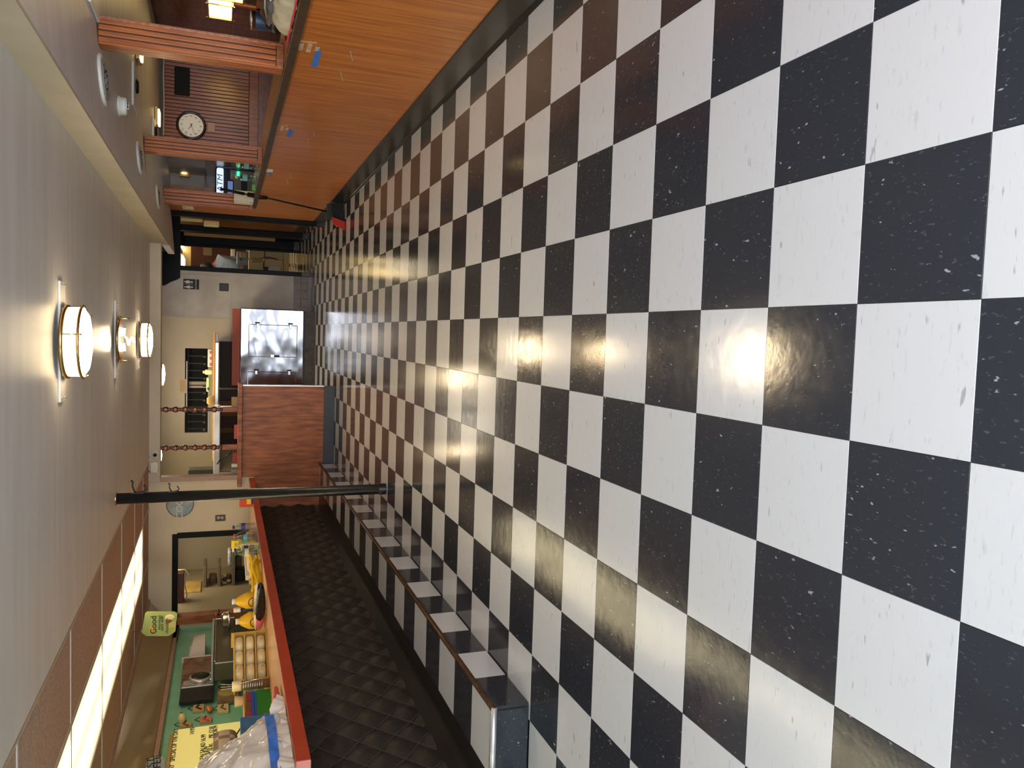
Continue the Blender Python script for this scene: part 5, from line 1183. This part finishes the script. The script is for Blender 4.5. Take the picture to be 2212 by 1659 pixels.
# ------------------------------------------------------------------ person and things in the back room
YP = 16.2
def PP(px, py, dy=0): return Vector(AY(px, py, YP+dy))
def skin(name, pts, edges, rad, mt, parent, sub=2, root=0, **k):
    me = bpy.data.meshes.new(name); O = WL[parent.name]; me.from_pydata([Vector(p)-O for p in pts], edges, [])
    o = bpy.data.objects.new(name, me); COL.objects.link(o); o.parent = parent
    mo = o.modifiers.new('skin', 'SKIN'); mo.use_smooth_shade = True
    for i, v in enumerate(me.skin_vertices[0].data):
        r_ = rad[i]; v.radius = (r_, r_) if not isinstance(r_, tuple) else r_; v.use_root = (i == root)
    ss = o.modifiers.new('sub', 'SUBSURF'); ss.levels = sub; ss.render_levels = sub
    dg = bpy.context.evaluated_depsgraph_get(); m2 = bpy.data.meshes.new_from_object(o.evaluated_get(dg))
    o.modifiers.clear(); o.data = m2; m2.materials.clear(); m2.materials.append(mt)
    for p in m2.polygons: p.use_smooth = True
    WL[name] = O; 
    for a_, b_v in k.items(): o[a_] = b_v
    return o
hip = PP(536, 580); hip.z = .92
pX = hip.x
per = empty('person', (pX, YP, 0), 'person in a grey blue sweatshirt leaning forward over a cart in the back room', 'person')
SK = mat('skin_tone', (150, 104, 84), .55); SW = mat('sweatshirt', (142, 152, 168), .8, col2=(112, 122, 140), scale=9); JN = mat('dark_trousers', (34, 38, 50), .8); HR = mat('dark_hair', (20, 16, 14), .6)
neck = PP(461, 577); chest = PP(474, 574); mid = PP(500, 572); head = PP(449, 577)
sL = chest+Vector((.17, -.02, -.01)); sR = chest+Vector((-.12, .03, -.02))
eL = PP(498, 561); wL_ = PP(519, 556); eR = mid+Vector((-.16, .06, -.02)); wR = PP(522, 584)
kL = Vector((pX+.08, YP+.03, .50)); kR = Vector((pX-.09, YP, .50)); aL = Vector((pX+.09, YP+.06, .09)); aR = Vector((pX-.09, YP+.05, .09)); tL = aL+Vector((.03, -.16, -.045)); tR = aR+Vector((0, -.16, -.045))
hpL = hip+Vector((.08, 0, -.04)); hpR = hip+Vector((-.08, 0, -.04))
pts = [hip, mid, chest, neck, head, head+Vector((0, -.02, .09)), sL, eL, wL_, wL_+Vector((.02, -.03, -.07)), sR, eR, wR, wR+Vector((.01, -.03, -.07)), hpL, kL, aL, tL, hpR, kR, aR, tR]
ed = [(0, 1), (1, 2), (2, 3), (3, 4), (4, 5), (2, 6), (6, 7), (7, 8), (8, 9), (2, 10), (10, 11), (11, 12), (12, 13), (0, 14), (14, 15), (15, 16), (16, 17), (0, 18), (18, 19), (19, 20), (20, 21)]
rad = [.13, .125, .13, .055, .085, .075, .06, .045, .032, .028, .06, .045, .032, .028, .085, .06, .042, .035, .085, .06, .042, .035]
skin('body', pts, ed, rad, SK, per)
skin('sweatshirt', [hip+Vector((0, 0, .03)), mid, chest, neck+Vector((0, 0, -.03)), sL, eL, wL_, sR, eR, wR], [(0, 1), (1, 2), (2, 3), (2, 4), (4, 5), (5, 6), (2, 7), (7, 8), (8, 9)], [.16, .155, .155, .075, .085, .068, .048, .085, .068, .048], SW, per)
skin('trousers', [hip+Vector((0, 0, -.02)), hpL, kL, aL+Vector((0, 0, .02)), hpR, kR, aR+Vector((0, 0, .02))], [(0, 1), (1, 2), (2, 3), (0, 4), (4, 5), (5, 6)], [.145, .10, .08, .065, .10, .08, .065], JN, per)
G().ball(head+Vector((-.01, -.03, .02)), .108, .115, .13, 18, 12).make('hair', HR, per, smooth=True)
for s_ in (-1, 1): G().ball(head+Vector((.035*s_+.02, .095, .01)), .012, .008, .009, 8, 6).make('eye', BLKP, per, smooth=True)
G().ball(head+Vector((.02, .10, -.02)), .014, .02, .018, 8, 6).make('nose', SK, per, smooth=True)
for k in range(5):
    for (h_, nm) in ((wL_, 'finger'), (wR, 'finger')):
        b0 = h_+Vector((.02-.012*k, -.035, -.10)); G().tube([b0, b0+Vector((0, -.01, -.035)), b0+Vector((0, -.0, -.06+.008*abs(k-2)))], [.008, .008, .006], 6).make(nm, SK, per, smooth=True)
gcart = wallbox('grey_bin', 511, 546, 536, 573, 15.4, .35, mat('bin_blue_grey', (120, 132, 144), .5), 'blue grey plastic bin in front of the person', 'bin', b=.02)
wallbox('bin_mark', 518, 559, 523, 562, 15.04, .004, INK, None, None, .001, gcart)
YC = 14.7
cb1 = empty('cleaning_cart', (AY(560, 562, YC).x, YC, 0), 'cream janitor cart with drawers and handle standing in the back room', 'cart')
def cbx(px0, py0, px1, py1, d, nm, mt=CREMP, Y=YC, b=.015): return wallbox(nm, px0, py0, px1, py1, Y, d, mt, None, None, b, cb1)
CRT = mat('cart_cream', (206, 178, 112), .5)
cbx(537, 535, 570, 560, .25, 'upper_bin', CRT); cbx(571, 536, 612, 562, .25, 'lower_bin', CRT); cbx(536, 562, 567, 586, .3, 'drawer', CRT, YC-.1); cbx(569, 562, 608, 587, .3, 'lower_drawer', CRT, YC-.1); cbx(518, 545, 532, 556, .1, 'scoop', CRT, YC-.25)
cbx(543, 560, 566, 567, .06, 'handle_bar', mat('cart_tan', (170, 140, 100), .5), YC-.4); cbx(579, 575, 606, 588, .1, 'papers', PAPER, YC-.42); cbx(569, 577, 578, 588, .1, 'dark_wheel', BLKP, YC-.42); cbx(610, 535, 622, 588, .3, 'base_lip', CRT)
G().tube([AY(568, 557, YC-.35), AY(580, 556, YC-.4), AY(595, 559, YC-.4), AY(605, 565, YC-.38)], .012, 6).make('hose', BRWN, cb1, smooth=True)
nb_ = wallbox('wall_papers', 439, 535, 458, 552, 18.59, .01, mat('pinned_grey', (120, 104, 100), .7), 'pinned grey papers on the dark red wall of the back room', 'papers', 0)
wv = wallbox('white_crates', 498, 537, 508, 556, 17.9, .3, mat('crate_pale', (190, 186, 176), .6), 'pile of small pale crates against the red wall', 'crates', .02)
